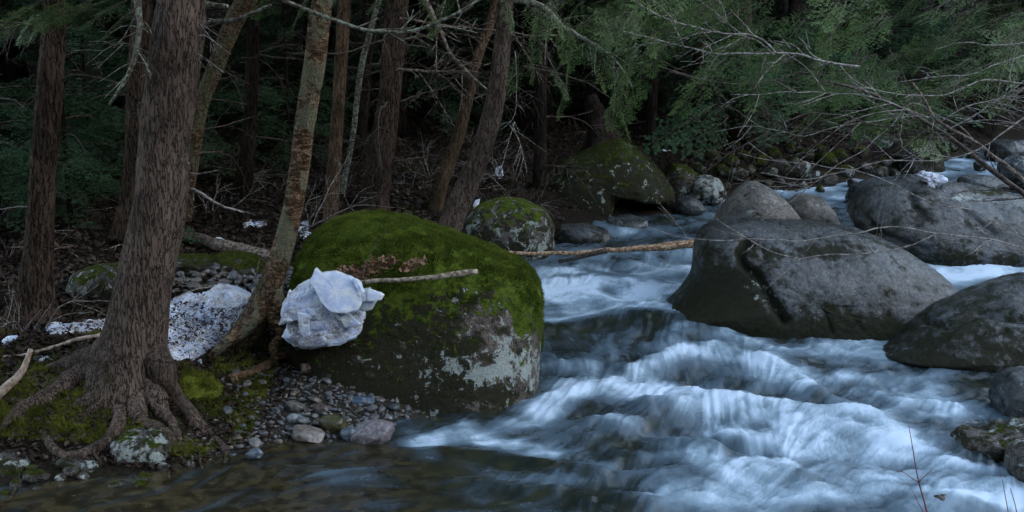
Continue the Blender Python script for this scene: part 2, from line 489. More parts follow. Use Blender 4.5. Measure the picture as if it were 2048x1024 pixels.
# ------------------------------------------------------------------ ground
def axis(segs):
    out = []
    for a, b, d in segs: out.append(np.arange(a, b, d))
    return np.concatenate(out + [[segs[-1][1]]])
gx = axis([(-90, -30, 3), (-30, -12, .6), (-12, -6, .15), (-6, 2, .045), (2, 9, .12), (9, 25, .5), (25, 120, 3)])
gy = axis([(-20, 4, 1.5), (4, 7, .3), (7, 13, .045), (13, 22, .09), (22, 45, .3), (45, 150, 2.5)])
X, Y = np.meshgrid(gx, gy)
Z = Tz(X, Y)
S = sdist(X.ravel(), Y.ravel()).reshape(X.shape)
def gridfaces(ny, nx):
    i = np.arange(ny - 1)[:, None] * nx; j = np.arange(nx - 1)[None, :]
    return np.stack([i + j, i + j + 1, i + nx + j + 1, i + nx + j], -1).reshape(-1, 4)
V = np.stack([X, Y, Z], -1).reshape(-1, 3)
gxm = np.exp(-(((X + 3.6) / 1.7) ** 2 + ((Y - 8.6) / .8) ** 2)) * .9
gmoss = np.clip(gxm + .28 * ss(.3, 1, S) * (1 - ss(4, 8, S)) - (ss(-2.3, -1.9, X) * (1 - ss(10.6, 11.2, Y))) * .8, -1, 1)
bed = (1 - ss(-.05, .25, S)) * (.25 + .75 * ss(-2.4, -2.1, X)) + (ss(-2.3, -2.0, X) * (1 - ss(10.6, 11.2, Y)) * ss(-.2, 0, S))
ground = link("ground", mesh_data("ground", V, gridfaces(*X.shape), M_ground, attrs={'moss': gmoss.ravel(), 'bed': np.clip(bed, 0, 1).ravel()}))
tag(ground, kind='structure')

# added unseen slopes round the camera, shaped to block low sun and frontal sky
def light_block_mesh():
    """added light-blocking slopes behind and beside the viewpoint, azimuth 48 to 268 degrees clockwise from +Y"""
    A, B = np.meshgrid(np.radians(np.linspace(48, 268, 181)), np.linspace(0, 1, 30))
    D = 30 + B * 44
    x = np.sin(A) * D; y = np.cos(A) * D
    h = (31 + fbm(np.stack([A * 6, 0 * A, 0 * A], -1), 4, 9) * 8) * B ** 1.1
    h = h + fbm(np.stack([x * .3, y * .3, 0 * x], -1), 4, 4) * 2 * B + 1.0
    return np.stack([x, y, h - 1], -1).reshape(-1, 3), gridfaces(30, 181)
V, Fq = light_block_mesh()
tag(link("light_block_hill", mesh_data("light_block_hill", V, Fq, M_ground)), kind='structure')

# ------------------------------------------------------------------ water
wx = axis([(-8, -3.2, .06), (-3.2, 5.0, .0125), (5.0, 10, .05), (10, 24, .4)])
wy = axis([(4, 6.4, .2), (6.4, 12, .022), (12, 16, .04), (16, 26, .08), (26, 45, .5)])
X, Y = np.meshgrid(wx, wy)
Zb = Wz(X, Y)
PX, PY = proj(X, Y, Zb)
def stroke(poly, hw, hv=None):
    """smooth 0..1 ridge around a polyline drawn on the level water, hw = half-width across"""
    hv = hv or hw
    best = np.full(PX.shape, 1e9)
    for a, b in zip(poly[:-1], poly[1:]):
        dx, dy = (b[0] - a[0]), (b[1] - a[1])
        L = (dx / 2.2) ** 2 + dy ** 2 + 1e-9
        t = np.clip(((PX - a[0]) * dx / 4.84 + (PY - a[1]) * dy) / L, 0, 1)
        ex, ey = (PX - a[0] - t * dx) / 2.2, PY - a[1] - t * dy
        best = np.minimum(best, (ex / hw) ** 2 + (ey / hv) ** 2)
    return np.exp(-best)
FO = [([(1085, 560), (1380, 610)], 30, .5), ([(860, 915), (1100, 960), (1300, 985)], 16, .30), ([(1075, 705), (1180, 695), (1320, 690)], 26, .24),   # polyline, half-width px, strength
 ([(1085, 590), (1390, 575)], 26, .85), ([(1085, 635), (1330, 618)], 18, .95), ([(1120, 545), (1400, 530)], 16, .55), ([(1150, 505), (1400, 500)], 14, .35),
 ([(1350, 418), (1470, 395)], 9, .6), ([(1150, 470), (1300, 465)], 9, .35), ([(1560, 385), (1720, 365)], 11, .7), ([(1640, 400), (1720, 395)], 10, .7),
 ([(1850, 345), (1900, 325), (2048, 330)], 18, .8), ([(1850, 520), (2060, 530)], 16, 1.0), ([(1880, 560), (2060, 550)], 22, .8),
 ([(1360, 668), (1420, 655), (1470, 685), (1560, 710)], 11, .62), ([(1330, 640), (1390, 615)], 10, .4),
 ([(1270, 750), (1350, 718), (1420, 708), (1500, 725), (1600, 770)], 13, .85),
 ([(1090, 815), (1150, 785), (1260, 775), (1400, 800)], 22, .95), ([(1300, 790), (1400, 810), (1500, 830)], 22, .95),
 ([(1440, 815), (1560, 820), (1680, 835), (1760, 840)], 20, 1.0), ([(1430, 850), (1530, 868), (1640, 850)], 16, .9),
 ([(1620, 700), (1760, 690), (1880, 705)], 20, .62), ([(1560, 760), (1700, 765), (1880, 800)], 26, .75), ([(1850, 830), (1980, 820)], 16, .5),
 ([(1600, 880), (1750, 880), (1850, 905), (2000, 930)], 32, .85), ([(840, 885), (940, 872), (1080, 890)], 17, 1.0), ([(1010, 905), (1100, 905)], 10, .8),
 ([(1200, 842), (1330, 862), (1420, 885)], 9, .6), ([(1400, 925), (1500, 950), (1620, 930)], 30, .8), ([(1450, 990), (1700, 985)], 26, .6),
 ([(1300, 985), (1400, 960)], 25, .45), ([(1750, 960), (1900, 980), (2048, 1000)], 30, .75), ([(1100, 730), (1200, 745)], 10, .4),
 ([(1640, 660), (1720, 680)], 8, .35), ([(1200, 930), (1300, 940)], 16, .4), ([(930, 850), (1080, 842)], 10, .5)]
DK = [([(1080, 662), (1170, 648), (1240, 638), (1330, 644)], 8, .5), ([(1450, 655), (1650, 672), (1850, 682)], 8, .4),
 ([(1380, 765), (1500, 768), (1560, 790)], 10, .5), ([(1300, 850), (1380, 868), (1420, 880)], 8, .7), ([(1150, 920), (1260, 905)], 13, .5), ([(1560, 868), (1700, 862)], 8, .45),
 ([(1940, 770), (2000, 810)], 14, .5), ([(1360, 930), (1400, 950)], 9, .5), ([(1650, 905), (1700, 915)], 8, .35), ([(900, 925), (1080, 935), (1250, 980)], 20, .6),
 ([(1500, 955), (1600, 985)], 6, .4), ([(1640, 735), (1780, 745)], 6, .3), ([(1230, 880), (1300, 890)], 7, .4)]
HT = [([(1080, 662), (1170, 648), (1240, 636), (1330, 642), (1420, 655)], 13, .16), ([(1340, 690), (1420, 662), (1480, 690), (1600, 730)], 10, .12),
 ([(1270, 745), (1350, 712), (1430, 700), (1520, 728), (1640, 785)], 12, .16), ([(1100, 800), (1250, 772), (1380, 790)], 12, .10),
 ([(1300, 820), (1420, 808), (1560, 822), (1760, 846)], 14, .20), ([(1180, 848), (1270, 850), (1350, 872), (1440, 905)], 9, .12), ([(1640, 862), (1750, 872), (1900, 930)], 12, .09),
 ([(800, 905), (900, 903), (1000, 910), (1090, 922), (1200, 950)], 9, .09), ([(1380, 905), (1460, 930), (1600, 960)], 12, .10), ([(900, 960), (1100, 985), (1300, 1010)], 11, .07),
 ([(1560, 745), (1760, 770)], 8, .05), ([(1700, 690), (1900, 715)], 7, .04), ([(1200, 510), (1400, 505)], 7, .06), ([(1120, 550), (1380, 545)], 8, .05), ([(1620, 985), (1900, 965)], 9, .08), ([(500, 940), (800, 945)], 10, .03)]
HN = [([(1300, 858), (1420, 878), (1520, 895)], 9, .10), ([(1380, 765), (1560, 780)], 8, .06), ([(1080, 835), (1200, 830)], 9, .04), ([(1150, 925), (1300, 925)], 10, .06), ([(1650, 900), (1750, 915)], 8, .05)]
foam = 0 * PX
for poly, hw, s_ in FO: foam = 1 - (1 - foam) * (1 - s_ * np.clip(stroke(poly, hw) * 1.15, 0, 1) * .97)
for poly, hw, s_ in DK: foam = foam - .45 * s_ * stroke(poly, hw * 1.3)
hh = 0 * PX
for poly, hw, s_ in HT: hh += .5 * s_ * stroke(poly, hw * 1.1)
for poly, hw, s_ in HN: hh -= s_ * stroke(poly, hw)
# flow field
FL = [(2000,330,-1,.15),(1700,380,-1,.2),(1380,420,-.8,.4),(1200,480,-1,.3),(1250,560,-.8,.25),(1150,600,-.8,.2),(1330,610,-.5,.5),(1400,680,.25,1),(1150,720,-.1,1),
 (1300,780,-.5,.6),(1500,740,.6,.7),(1650,720,-.8,.2),(1900,700,-1,.15),(2000,780,-1,.1),(1600,830,-.2,1),(1450,860,-.2,1),(1800,880,-1,.35),(1500,920,-.3,.9),(1300,880,-.9,.5),(1100,860,-1,.2),(950,880,-1,.1),
 (700,930,-1,.1),(400,980,-1,.12),(900,990,-1,.3),(1200,960,-.9,.45),(1600,980,-.9,.4),(1950,950,-1,.25),(1950,540,-1,.1),(1400,740,0,1),(1200,820,-.7,.4)]
ax_, ay_, vx_, vy_ = [], [], [], []
for a, b, c, d in FL:
    p0 = GW(a, b); p1 = GW(a + c * 14, b + d * 14)
    q = (p1 - p0)[:2]; q /= np.linalg.norm(q) + 1e-9
    ax_.append(p0[0]); ay_.append(p0[1]); vx_.append(q[0]); vy_.append(q[1])
fx = fy = wsum = 0
for a, b, c, d in zip(ax_, ay_, vx_, vy_):
    w = 1 / (((X - a) ** 2 + (Y - b) ** 2) ** 1.3 + .01)
    fx = fx + w * c; fy = fy + w * d; wsum = wsum + w
q3 = np.stack([X, Y, 0 * X], -1)
swirl = fbm(q3 * 1.6, 3, 21) * 2.2
ang = np.arctan2(fy, fx) + swirl
fx, fy = np.cos(ang), np.sin(ang)
def lic(scx, seed, L, n):
    """streaks: noise averaged along the flow, on the world plane"""
    acc = 0; tot = 0
    for sg in (1, -1):
        x, y = X.copy(), Y.copy()
        ux, uy = fx, fy
        for k in range(n):
            acc = acc + vnoise(np.stack([x * scx, y * scx, 0 * x + seed], -1), seed); tot += 1
            x = x + sg * ux * L; y = y + sg * uy * L
            xi = np.clip(np.searchsorted(wx, x.ravel()) - 1, 0, len(wx) - 1).reshape(x.shape)
            yi = np.clip(np.searchsorted(wy, y.ravel()) - 1, 0, len(wy) - 1).reshape(x.shape)
            ux, uy = fx[yi, xi], fy[yi, xi]
    r = acc / tot
    return (r - r.mean()) / r.std()
l1 = lic(75, 1, .024, 12); l2 = lic(28, 2, .05, 12); l3 = lic(9, 3, .10, 7)
rap = np.clip(hh / .12 + foam * .8, 0, 1)
calm = ss(1050, 700, PX) * ss(840, 900, PY)
lf = l1 * .6 + l2 * .6 + l3 * .6
cl = fbm(q3 * 1.7, 4, 33) * 2
zone_r = ss(1060, 1180, PX + (PY - 800) * .3) * ss(640, 700, PY) * (1 - .5 * ss(1850, 2050, PX) * ss(820, 740, PY))
mid = fbm(q3 * 4.5, 3, 51) * 2
mid2 = fbm(np.stack([X + .05 * l3, Y + .05 * l2, 0 * X], -1) * 11, 3, 52) * 2
lf = l1 * .35 + l2 * .45 + l3 * .8
upz = ss(660, 600, PY) * (1 - ss(1300, 1000, PX) * 0)
foam = foam * (.72 + .032 * lf + .012 * l1 + .28 * cl + .30 * mid + .10 * mid2) + np.clip(.11 + .17 * zone_r + .12 * upz + (.05 + .005 * zone_r) * lf + .22 * cl + .20 * mid + .09 * mid2, 0, 1) * (1 - .6 * calm) + .05 * calm * np.clip(l3 + l2 * .6 + 1.5 * cl, 0, 3)  # last calm term paints bluish sky-reflection streaks into the foam value
foam = np.clip(foam * .93, 0, 1)
big = fbm(np.stack([X * 1.4, Y * 2.0, 0 * X], -1), 4, 40)
zz = Zb + hh * (1 + .3 * cl) + (big * .16 + mid * .03 * (.3 + zone_r) + mid2 * .004 * zone_r + l3 * .003 + l2 * .0008 + l1 * .0003) * (.30 + .70 * (1 - calm)) + .004 * foam * l2
V = np.stack([X, Y, zz], -1).reshape(-1, 3)
keep = (sdist(X.ravel(), Y.ravel()) < 1.2).reshape(X.shape)
Fq = gridfaces(*X.shape)
kf = keep.ravel()[Fq].all(1)
Fq = Fq[kf]
used = np.zeros(len(V), bool); used[Fq.ravel()] = True
idx = np.cumsum(used) - 1
water = link("water", mesh_data("water", V[used], idx[Fq], M_water, attrs={'foam': foam.ravel()[used], 'shallow': calm.ravel()[used]}))  # foam attribute: real foam plus painted sky-reflection streaks on the calm water
tag(water, kind='structure')

# ------------------------------------------------------------------ boulders
def resample_closed(pts, n, sm=None):
    pts = np.vstack([pts, pts[:1]])
    d = np.r_[0, np.cumsum(np.linalg.norm(np.diff(pts, axis=0), axis=1))]
    t = np.linspace(0, d[-1], n, endpoint=False)
    q = np.stack([np.interp(t, d, pts[:, k]) for k in range(pts.shape[1])], -1)
    for _ in range(max(1, n // 50) if sm is None else sm):
        q = (np.roll(q, 1, 0) + 2 * q + np.roll(q, -1, 0)) / 4
    return q
def boulder(name, label, outline, Yd, thick, mat, back=None, cen=None, n=150, m=70, rough=.04, seed=1, e=.75, tilt=0.0, moss=(0.2, .55), lichen=-.1, stain_shade=-.1, attrf=None, cat='boulder', group=None, facet=.0, cracks=None, post=None, sm=None):
    back = back or thick
    O = np.array([P(a, b, Yd)[[0, 2]] for a, b in outline])
    Q = resample_closed(O, n, sm)
    C = P(cen[0], cen[1], Yd)[[0, 2]] if cen else Q.mean(0)
    ph = np.linspace(-np.pi / 2, np.pi / 2, m)
    cph, sph = np.cos(ph), np.sin(ph)
    rc = np.abs(cph) ** e; ry = np.sign(sph) * np.abs(sph) ** e
    V = np.zeros((m, n, 3))
    V[..., 0] = C[0] + (Q[None, :, 0] - C[0]) * rc[:, None]
    V[..., 2] = C[1] + (Q[None, :, 1] - C[1]) * rc[:, None]
    V[..., 1] = Yd + (np.where(ry < 0, thick, back) * ry)[:, None]
    zb = Q[:, 1].min()
    V[..., 1] += tilt * (V[..., 2] - C[1])
    size = (Q.max(0) - Q.min(0)).mean()
    # normals from grid
    du = np.roll(V, -1, 1) - np.roll(V, 1, 1); dv = np.gradient(V, axis=0)
    N = np.cross(du, dv); N /= np.linalg.norm(N, axis=-1)[..., None] + 1e-9
    cc = np.array([C[0], Yd, C[1]])
    if ((V - cc) * N).sum() < 0: N = -N
    so = seed * 3.7
    d = fbm(V * 1.6 / max(size, .3) * 1.3 + so, 3, seed) * rough * 1.6 * size + fbm(V * 7 + so, 4, seed + 5) * rough * .45 * min(size, 1.2) + fbm(V * 26 + so, 3, seed + 8) * .012
    if facet:
        f1 = np.abs(fbm(V * 2.2 / max(size, .3) + so * 2, 3, seed + 11)); d -= facet * size * ss(.12, 0, f1)
    d *= np.minimum(1, rc[:, None] * 4 + .35)
    V = V + N * d[..., None]
    if cracks:
        px, py = proj(V[..., 0], V[..., 1], V[..., 2])
        for poly, w, dep in cracks:
            best = np.full(px.shape, 1e9)
            for a, b in zip(poly[:-1], poly[1:]):
                dx, dy = b[0] - a[0], b[1] - a[1]; L = dx * dx + dy * dy
                t = np.clip(((px - a[0]) * dx + (py - a[1]) * dy) / L, 0, 1)
                best = np.minimum(best, np.hypot(px - a[0] - t * dx, py - a[1] - t * dy))
            k = np.exp(-(best / w) ** 2) * (V[..., 1] < Yd + .3)
            V = V - N * (dep * k)[..., None]
    if post is not None: V = post(V, N)
    V = V.reshape(-1, 3)
    i = np.arange(m - 1)[:, None] * n; j = np.arange(n)[None, :]; j2 = (j + 1) % n
    Fq = np.stack([i + j, i + j2, i + n + j2, i + n + j], -1).reshape(-1, 4)
    V3 = V.reshape(m, n, 3)
    du = np.roll(V3, -1, 1) - np.roll(V3, 1, 1); dv = np.gradient(V3, axis=0)
    N = np.cross(du, dv); N /= np.linalg.norm(N, axis=-1)[..., None] + 1e-9
    if ((V3 - cc) * N).sum() < 0: N = -N
    else: Fq = Fq[:, ::-1]
    Nf = N.reshape(-1, 3); zt = V[:, 2].max(); z0 = zb
    hz = np.clip((V[:, 2] - z0) / (zt - z0), 0, 1)
    A = {'moss': moss[0] - .9 + moss[1] * (Nf[:, 2] * .9 + hz * .6) , 'lichen': np.full(len(V), lichen), 'stain_shade': stain_shade + .5 * (1 - hz) - .25}
    if attrf:
        px, py = proj(V[:, 0], V[:, 1], V[:, 2]); attrf(A, V, Nf, hz, px, py)
    base = np.array([C[0], Yd, z0])
    o = link(name, mesh_data(name, V - base, Fq, mat, attrs=A), None, tuple(base))
    tag(o, label, cat, group)
    return o, V, Fq, Nf, A
def tufts(name, parent, pts, nrm, mat, L=.022, w=.004, spread=.6, kind=None):
    n = len(pts)
    d = nrm + rng.normal(0, spread, (n, 3)) * .5; d /= np.linalg.norm(d, axis=1)[:, None]
    s = np.cross(d, rng.normal(0, 1, (n, 3))); s /= np.linalg.norm(s, axis=1)[:, None]
    ln = (L * rng.uniform(.5, 1.3, n) * np.clip(1.1 + 3.2 * fbm(pts * 11, 3, 91), .4, 2.2))[:, None]
    a = pts - s * w - nrm * .004; b = pts + s * w - nrm * .004; c = pts + d * ln
    base = np.array(parent.location) if parent else np.zeros(3)
    V = np.stack([a, b, c], 1).reshape(-1, 3) - base
    Ft = np.arange(3 * n).reshape(-1, 3)
    o = link(name, mesh_data(name, V, None, mat, False, F3=Ft), parent)
    return o
def scatter(V, Fq, n, wt=None):
    a, b, c, d = (V[Fq[:, k]] for k in range(4))
    nn = np.cross(c - a, d - b); ar = np.linalg.norm(nn, axis=1) + 1e-12
    nn = nn / ar[:, None]
    w = ar if wt is None else ar * wt
    i = rng.choice(len(Fq), n, p=w / w.sum())
    u, v = rng.random((n, 1)), rng.random((n, 1))
    p = (a[i] * (1 - u) + b[i] * u) * (1 - v) + (d[i] * (1 - u) + c[i] * u) * v
    return p, nn[i]

def main_attr(A, V, N, hz, px, py):
    topline = np.interp(px, [590, 640, 700, 850, 950, 1000, 1040, 1080], [670, 665, 645, 610, 590, 610, 665, 685]) + 60 * fbm(np.stack([px / 60, py / 60, 0 * px], -1), 4, 71)
    A['moss'] = np.clip((topline - py) / 130.0, -.6, .6) * .75 + .12 + N[:, 2] * .25 + .35 * fbm(V * 4, 3, 72)
    A['moss'] += .9 * np.exp(-(((px - 1040) / 18) ** 2 + ((py - 625) / 30) ** 2)) * .6
    A['lichen'] = -.20 + .62 * np.exp(-(((px - 1010) / 130) ** 2 + ((py - 745) / 30) ** 2)) + .32 * np.exp(-(((px - 1045) / 28) ** 2 + ((py - 590) / 45) ** 2)) + .22 * np.exp(-(((px - 1030) / 50) ** 2 + ((py - 700) / 70) ** 2)) - .1 * (px < 850)
    A['stain_shade'] = .06 + .58 * ss(1020, 860, px) - .25 * ss(960, 1060, px) + .5 * np.exp(-(((px - 930) / 120) ** 2 + ((py - 790) / 20) ** 2)) + .3 * ss(800, 825, py)  # front left and foot darkened, shade painted in along with algae
main_outline = [(578, 640), (582, 570), (592, 515), (612, 484), (650, 457), (700, 441), (745, 438), (800, 447), (860, 467), (930, 488), (985, 507), (1030, 526), (1064, 547), (1081, 572), (1082, 650), (1075, 740), (1070, 830), (1064, 875), (900, 890), (760, 880), (680, 830), (620, 770), (588, 700)]
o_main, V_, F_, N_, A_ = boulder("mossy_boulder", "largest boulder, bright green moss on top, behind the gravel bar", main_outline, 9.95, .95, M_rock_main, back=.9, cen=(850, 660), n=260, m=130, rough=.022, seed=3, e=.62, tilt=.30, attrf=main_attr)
wf = np.clip((A_['moss'][F_[:, 0]] - .22 + fbm(V_[F_[:, 0]] * 8, 4, 6) * 2.2) * 1.6, 0, 1) * (.3 + .7 * np.clip(N_[F_[:, 0], 2] * 2, 0, 1))
pp, nn = scatter(V_, F_, 110000, wf)
if (nn[:, 2] < 0).mean() > .5: nn = -nn
tufts("moss", o_main, pp, nn, M_moss, .019, .0035)

boulder("round_boulder", "round grey boulder with dark moss patches, behind the largest mossy one", [(925, 470), (930, 440), (955, 412), (1000, 397), (1050, 400), (1090, 420), (1110, 450), (1112, 490), (1100, 530), (1040, 560), (960, 550), (925, 510)], 13.9, .55, M_rock_main, rough=.03, seed=7, moss=(.22, .7), lichen=-.02, e=.8, stain_shade=.42)
def darkb_post(V, N):
    px, py = proj(V[..., 0], V[..., 1], V[..., 2])
    k = np.exp(-(((px - 1275) / 46) ** 2 + ((py - 412) / 24) ** 2)) * ss(17.0, 16.4, V[..., 1])
    V = V.copy(); V[..., 1] += 1.0 * ss(.25, .6, k)
    return V
boulder("overhanging_boulder", "big dark boulder with a hollow beneath it, at the forest edge", [(1085, 400), (1092, 360), (1130, 325), (1190, 300), (1240, 282), (1285, 295), (1320, 335), (1345, 378), (1338, 398), (1312, 396), (1280, 384), (1248, 384), (1228, 400), (1222, 450), (1190, 480), (1130, 480), (1095, 450)], 16.9, 1.0, M_rock_bank, rough=.06, seed=12, moss=(.34, .6), lichen=-.22, e=.7, stain_shade=.75, cen=(1190, 368), n=200, m=80, tilt=.15)  # strong dark tone paints shade over the whole boulder, besides algae
boulder('hollow_rock', 'very dark rock filling the hollow under the overhanging boulder', [(1215, 430), (1222, 400), (1260, 385), (1310, 390), (1335, 410), (1330, 450), (1270, 465), (1225, 460)], 17.9, .5, M_rock_bank, seed=13, stain_shade=.6, n=70, m=34)  # very dark rock set back in the hollow
boulder("mossy_rock", "moss-covered rock right against the dark overhanging boulder", [(1325, 350), (1345, 325), (1375, 330), (1400, 350), (1410, 380), (1390, 420), (1340, 420), (1322, 385)], 17.6, .5, M_rock_bank, seed=14, moss=(.55, .6), n=80, m=40, rough=.06)
def A_attr(A, V, N, hz, px, py):
    A['moss'] = -.42 + .30 * np.exp(-(((px - 1640) / 120) ** 2 + ((py - 505) / 30) ** 2)) + .1 * N[:, 2]
    A['stain_shade'] = -.08 + .42 * np.exp(-(((px - 1640) / 150) ** 2 + ((py - 500) / 22) ** 2)) + .62 * ss(1590, 1430, px) * ss(460, 570, py) + .5 * ss(620, 665, py) + .25 * ss(540, 640, py) * ss(1900, 1700, px)  # left face and foot darkened to paint in the shade the lighting lacks
    cr_ = np.full(len(V), 1e9)
    pl_ = [(1495, 480), (1478, 505), (1490, 530), (1520, 555), (1545, 600), (1570, 640)]
    for a, b in zip(pl_[:-1], pl_[1:]):
        dx, dy = b[0] - a[0], b[1] - a[1]; t = np.clip(((px - a[0]) * dx + (py - a[1]) * dy) / (dx * dx + dy * dy), 0, 1)
        cr_ = np.minimum(cr_, np.hypot(px - a[0] - t * dx, py - a[1] - t * dy))
    A['stain_shade'] += .9 * np.exp(-(cr_ / 7) ** 2)
    A['lichen'] = -.34 + .3 * np.exp(-(((px - 1520) / 90) ** 2 + ((py - 590) / 50) ** 2))
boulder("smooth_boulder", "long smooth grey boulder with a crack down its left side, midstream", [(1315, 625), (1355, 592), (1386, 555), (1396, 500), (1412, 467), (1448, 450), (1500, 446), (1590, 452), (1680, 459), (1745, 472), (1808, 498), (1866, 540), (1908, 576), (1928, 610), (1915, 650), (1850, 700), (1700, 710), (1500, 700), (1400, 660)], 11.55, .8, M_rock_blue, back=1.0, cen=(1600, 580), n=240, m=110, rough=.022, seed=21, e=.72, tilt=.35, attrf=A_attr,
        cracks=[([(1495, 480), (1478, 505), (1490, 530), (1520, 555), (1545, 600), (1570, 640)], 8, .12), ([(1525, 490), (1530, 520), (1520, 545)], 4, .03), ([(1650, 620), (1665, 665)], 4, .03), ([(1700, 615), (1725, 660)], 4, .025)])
boulder("peaked_boulder", "pale grey boulder with a rounded peak, just behind the cracked one", [(1420, 470), (1428, 440), (1455, 400), (1480, 375), (1503, 363), (1530, 370), (1565, 395), (1590, 425), (1610, 460), (1600, 500), (1500, 510), (1430, 500)], 14.6, .6, M_rock_pale, rough=.03, seed=25, e=.85, moss=(-.35, .3), lichen=-.22, stain_shade=-.15)
boulder("low_boulder", "low pale boulder tucked behind the right shoulder of the peaked one", [(1560, 450), (1575, 405), (1600, 388), (1640, 392), (1665, 420), (1680, 455), (1670, 490), (1580, 490)], 15.6, .55, M_rock_pale, rough=.03, seed=26, e=.85, moss=(-.3, .3), lichen=-.3, stain_shade=-.25, n=100, m=50)
def B_attr(A, V, N, hz, px, py):
    A['moss'] = -.55 + .75 * np.exp(-(((px - 1990) / 90) ** 2 + ((py - 385) / 14) ** 2)) + .15 * fbm(V * 2, 3, 4)
    A['stain_shade'] = -.02 + .35 * fbm(V * 1.3, 3, 8) + .3 * ss(490, 515, py)
    A['lichen'] = -.35 + .5 * np.exp(-(((px - 1930) / 70) ** 2 + ((py - 395) / 12) ** 2))
boulder("broad_boulder", "broad blue-grey boulder carrying a lump of ice at its top edge", [(1705, 430), (1715, 400), (1745, 378), (1790, 370), (1825, 358), (1860, 362), (1920, 372), (2000, 385), (2080, 400), (2150, 440), (2160, 500), (2080, 545), (1960, 545), (1860, 540), (1780, 500), (1725, 480)], 14.1, .75, M_rock_blue, rough=.045, seed=31, e=.72, tilt=.4, attrf=B_attr, n=200, m=90,
        cracks=[([(1820, 385), (1830, 410), (1850, 430), (1830, 450)], 6, .09), ([(1715, 420), (1760, 470), (1850, 500)], 7, .07), ([(1930, 420), (1990, 470)], 6, .04)])
boulder("slanting_boulder", "dark sloping boulder reaching in from the right edge, below the ice lump's boulder", [(1755, 706), (1795, 680), (1845, 646), (1895, 620), (1960, 598), (2020, 582), (2100, 560), (2180, 600), (2200, 720), (2120, 790), (2000, 775), (1900, 745), (1820, 720)], 10.45, .7, M_rock_blue, rough=.04, seed=35, e=.88, tilt=.5, n=200, m=90, moss=(-.25, .3), lichen=-.2, stain_shade=.3,
        cracks=[([(1850, 640), (1900, 655), (1960, 625), (2048, 640)], 7, .05), ([(1930, 680), (2010, 660)], 5, .03)])
boulder("edge_boulder", "small rounded grey boulder at the right edge, at the water's side", [(1992, 800), (1998, 765), (2020, 745), (2060, 738), (2110, 760), (2130, 820), (2100, 870), (2030, 870), (2000, 850)], 8.95, .35, M_rock_blue, rough=.04, seed=38, n=110, m=50, moss=(-.2, .3), lichen=-.1, stain_shade=.1)
boulder("wet_ledge", "low wet mossy ledge washed by foam at the right edge", [(1905, 880), (1930, 862), (1980, 858), (2040, 845), (2120, 840), (2150, 900), (2100, 950), (2020, 925), (1960, 905)], 7.95, .3, M_rock_bank, rough=.05, seed=41, e=.8, n=120, m=60, moss=(.35, .4), stain_shade=.2, facet=.04)
boulder("corner_rock", "brown rock at the right edge beneath the wet ledge", [(2018, 940), (2025, 900), (2050, 885), (2100, 890), (2130, 960), (2100, 1010), (2040, 990)], 7.45, .25, M_rock_bank, rough=.05, seed=43, n=90, m=40, moss=(-.1, .3), facet=.05)
boulder("mossy_capped_boulder", "dark boulder with a mossy cap, standing in the far stream at upper right", [(1785, 310), (1795, 285), (1825, 275), (1855, 280), (1875, 305), (1882, 340), (1860, 365), (1810, 365), (1788, 345)], 20.5, .6, M_rock_bank, rough=.04, seed=45, n=90, m=45, moss=(.32, .6), stain_shade=.12, lichen=-.3)
boulder("bank_boulder", "dark rounded boulder on the bank left of the mossy-capped one", [(1735, 305), (1745, 278), (1775, 268), (1800, 280), (1810, 310), (1795, 340), (1750, 335)], 21.3, .5, M_rock_bank, rough=.05, seed=46, n=80, m=40, moss=(.1, .4), stain_shade=.25)
boulder("far_boulder", "rounded dark boulder in the far stream near the right edge", [(1975, 310), (1985, 285), (2015, 277), (2040, 290), (2048, 315), (2030, 335), (1990, 330)], 21.5, .5, M_rock_blue, rough=.04, seed=47, n=80, m=40, moss=(-.2, .4), stain_shade=.1)
boulder("pale_boulder", "pale blue rock at the right edge behind the two leaning trunks", [(2000, 355), (2005, 325), (2030, 310), (2070, 315), (2090, 350), (2070, 380), (2020, 375)], 18.5, .45, M_rock_blue, rough=.05, seed=48, n=80, m=40, moss=(-.5, .2), stain_shade=-.4, lichen=.0)
boulder("flat_rock", "flat grey rock awash behind the lump of ice", [(1915, 370), (1925, 355), (1960, 350), (2005, 355), (2020, 370), (1990, 390), (1935, 388)], 17.3, .35, M_rock_blue, rough=.04, seed=49, n=80, m=36, moss=(-.3, .3), stain_shade=0)
boulder("low_dark_rock", "low dark rock awash, left of the ice lump's boulder", [(1692, 400), (1705, 370), (1740, 358), (1790, 362), (1800, 390), (1760, 410), (1710, 412)], 17.2, .35, M_rock_blue, rough=.04, seed=50, n=80, m=36, moss=(-.3, .3), stain_shade=.05)
boulder("awash_rock", "dark flat rock awash between the round boulder and the overhanging one", [(1110, 475), (1120, 452), (1170, 448), (1215, 460), (1230, 480), (1180, 495), (1120, 492)], 14.9, .4, M_rock_blue, rough=.03, seed=51, n=80, m=36, moss=(-.3, .3), stain_shade=.2)
boulder("awash_slab", "low dark slab awash in front of the hollow of the overhanging boulder", [(1205, 460), (1215, 436), (1260, 430), (1295, 440), (1300, 462), (1260, 475), (1215, 475)], 15.7, .4, M_rock_blue, rough=.03, seed=52, n=80, m=36, moss=(-.3, .3), stain_shade=.2)
boulder("small_domed_rock", "small domed pale rock in the stream below the mossy bank rocks", [(1345, 415), (1355, 398), (1378, 391), (1400, 400), (1412, 418), (1395, 432), (1355, 430)], 16.5, .28, M_rock_blue, rough=.04, seed=53, n=70, m=32, moss=(-.4, .3), stain_shade=-.2)
boulder("streaked_rock", "dark rock streaked with white, left of the peaked boulder", [(1375, 395), (1385, 362), (1410, 350), (1440, 360), (1452, 385), (1440, 408), (1395, 410)], 17.2, .35, M_rock_bank, rough=.08, seed=54, n=80, m=40, moss=(-.1, .3), lichen=.22, stain_shade=.1, facet=.06)
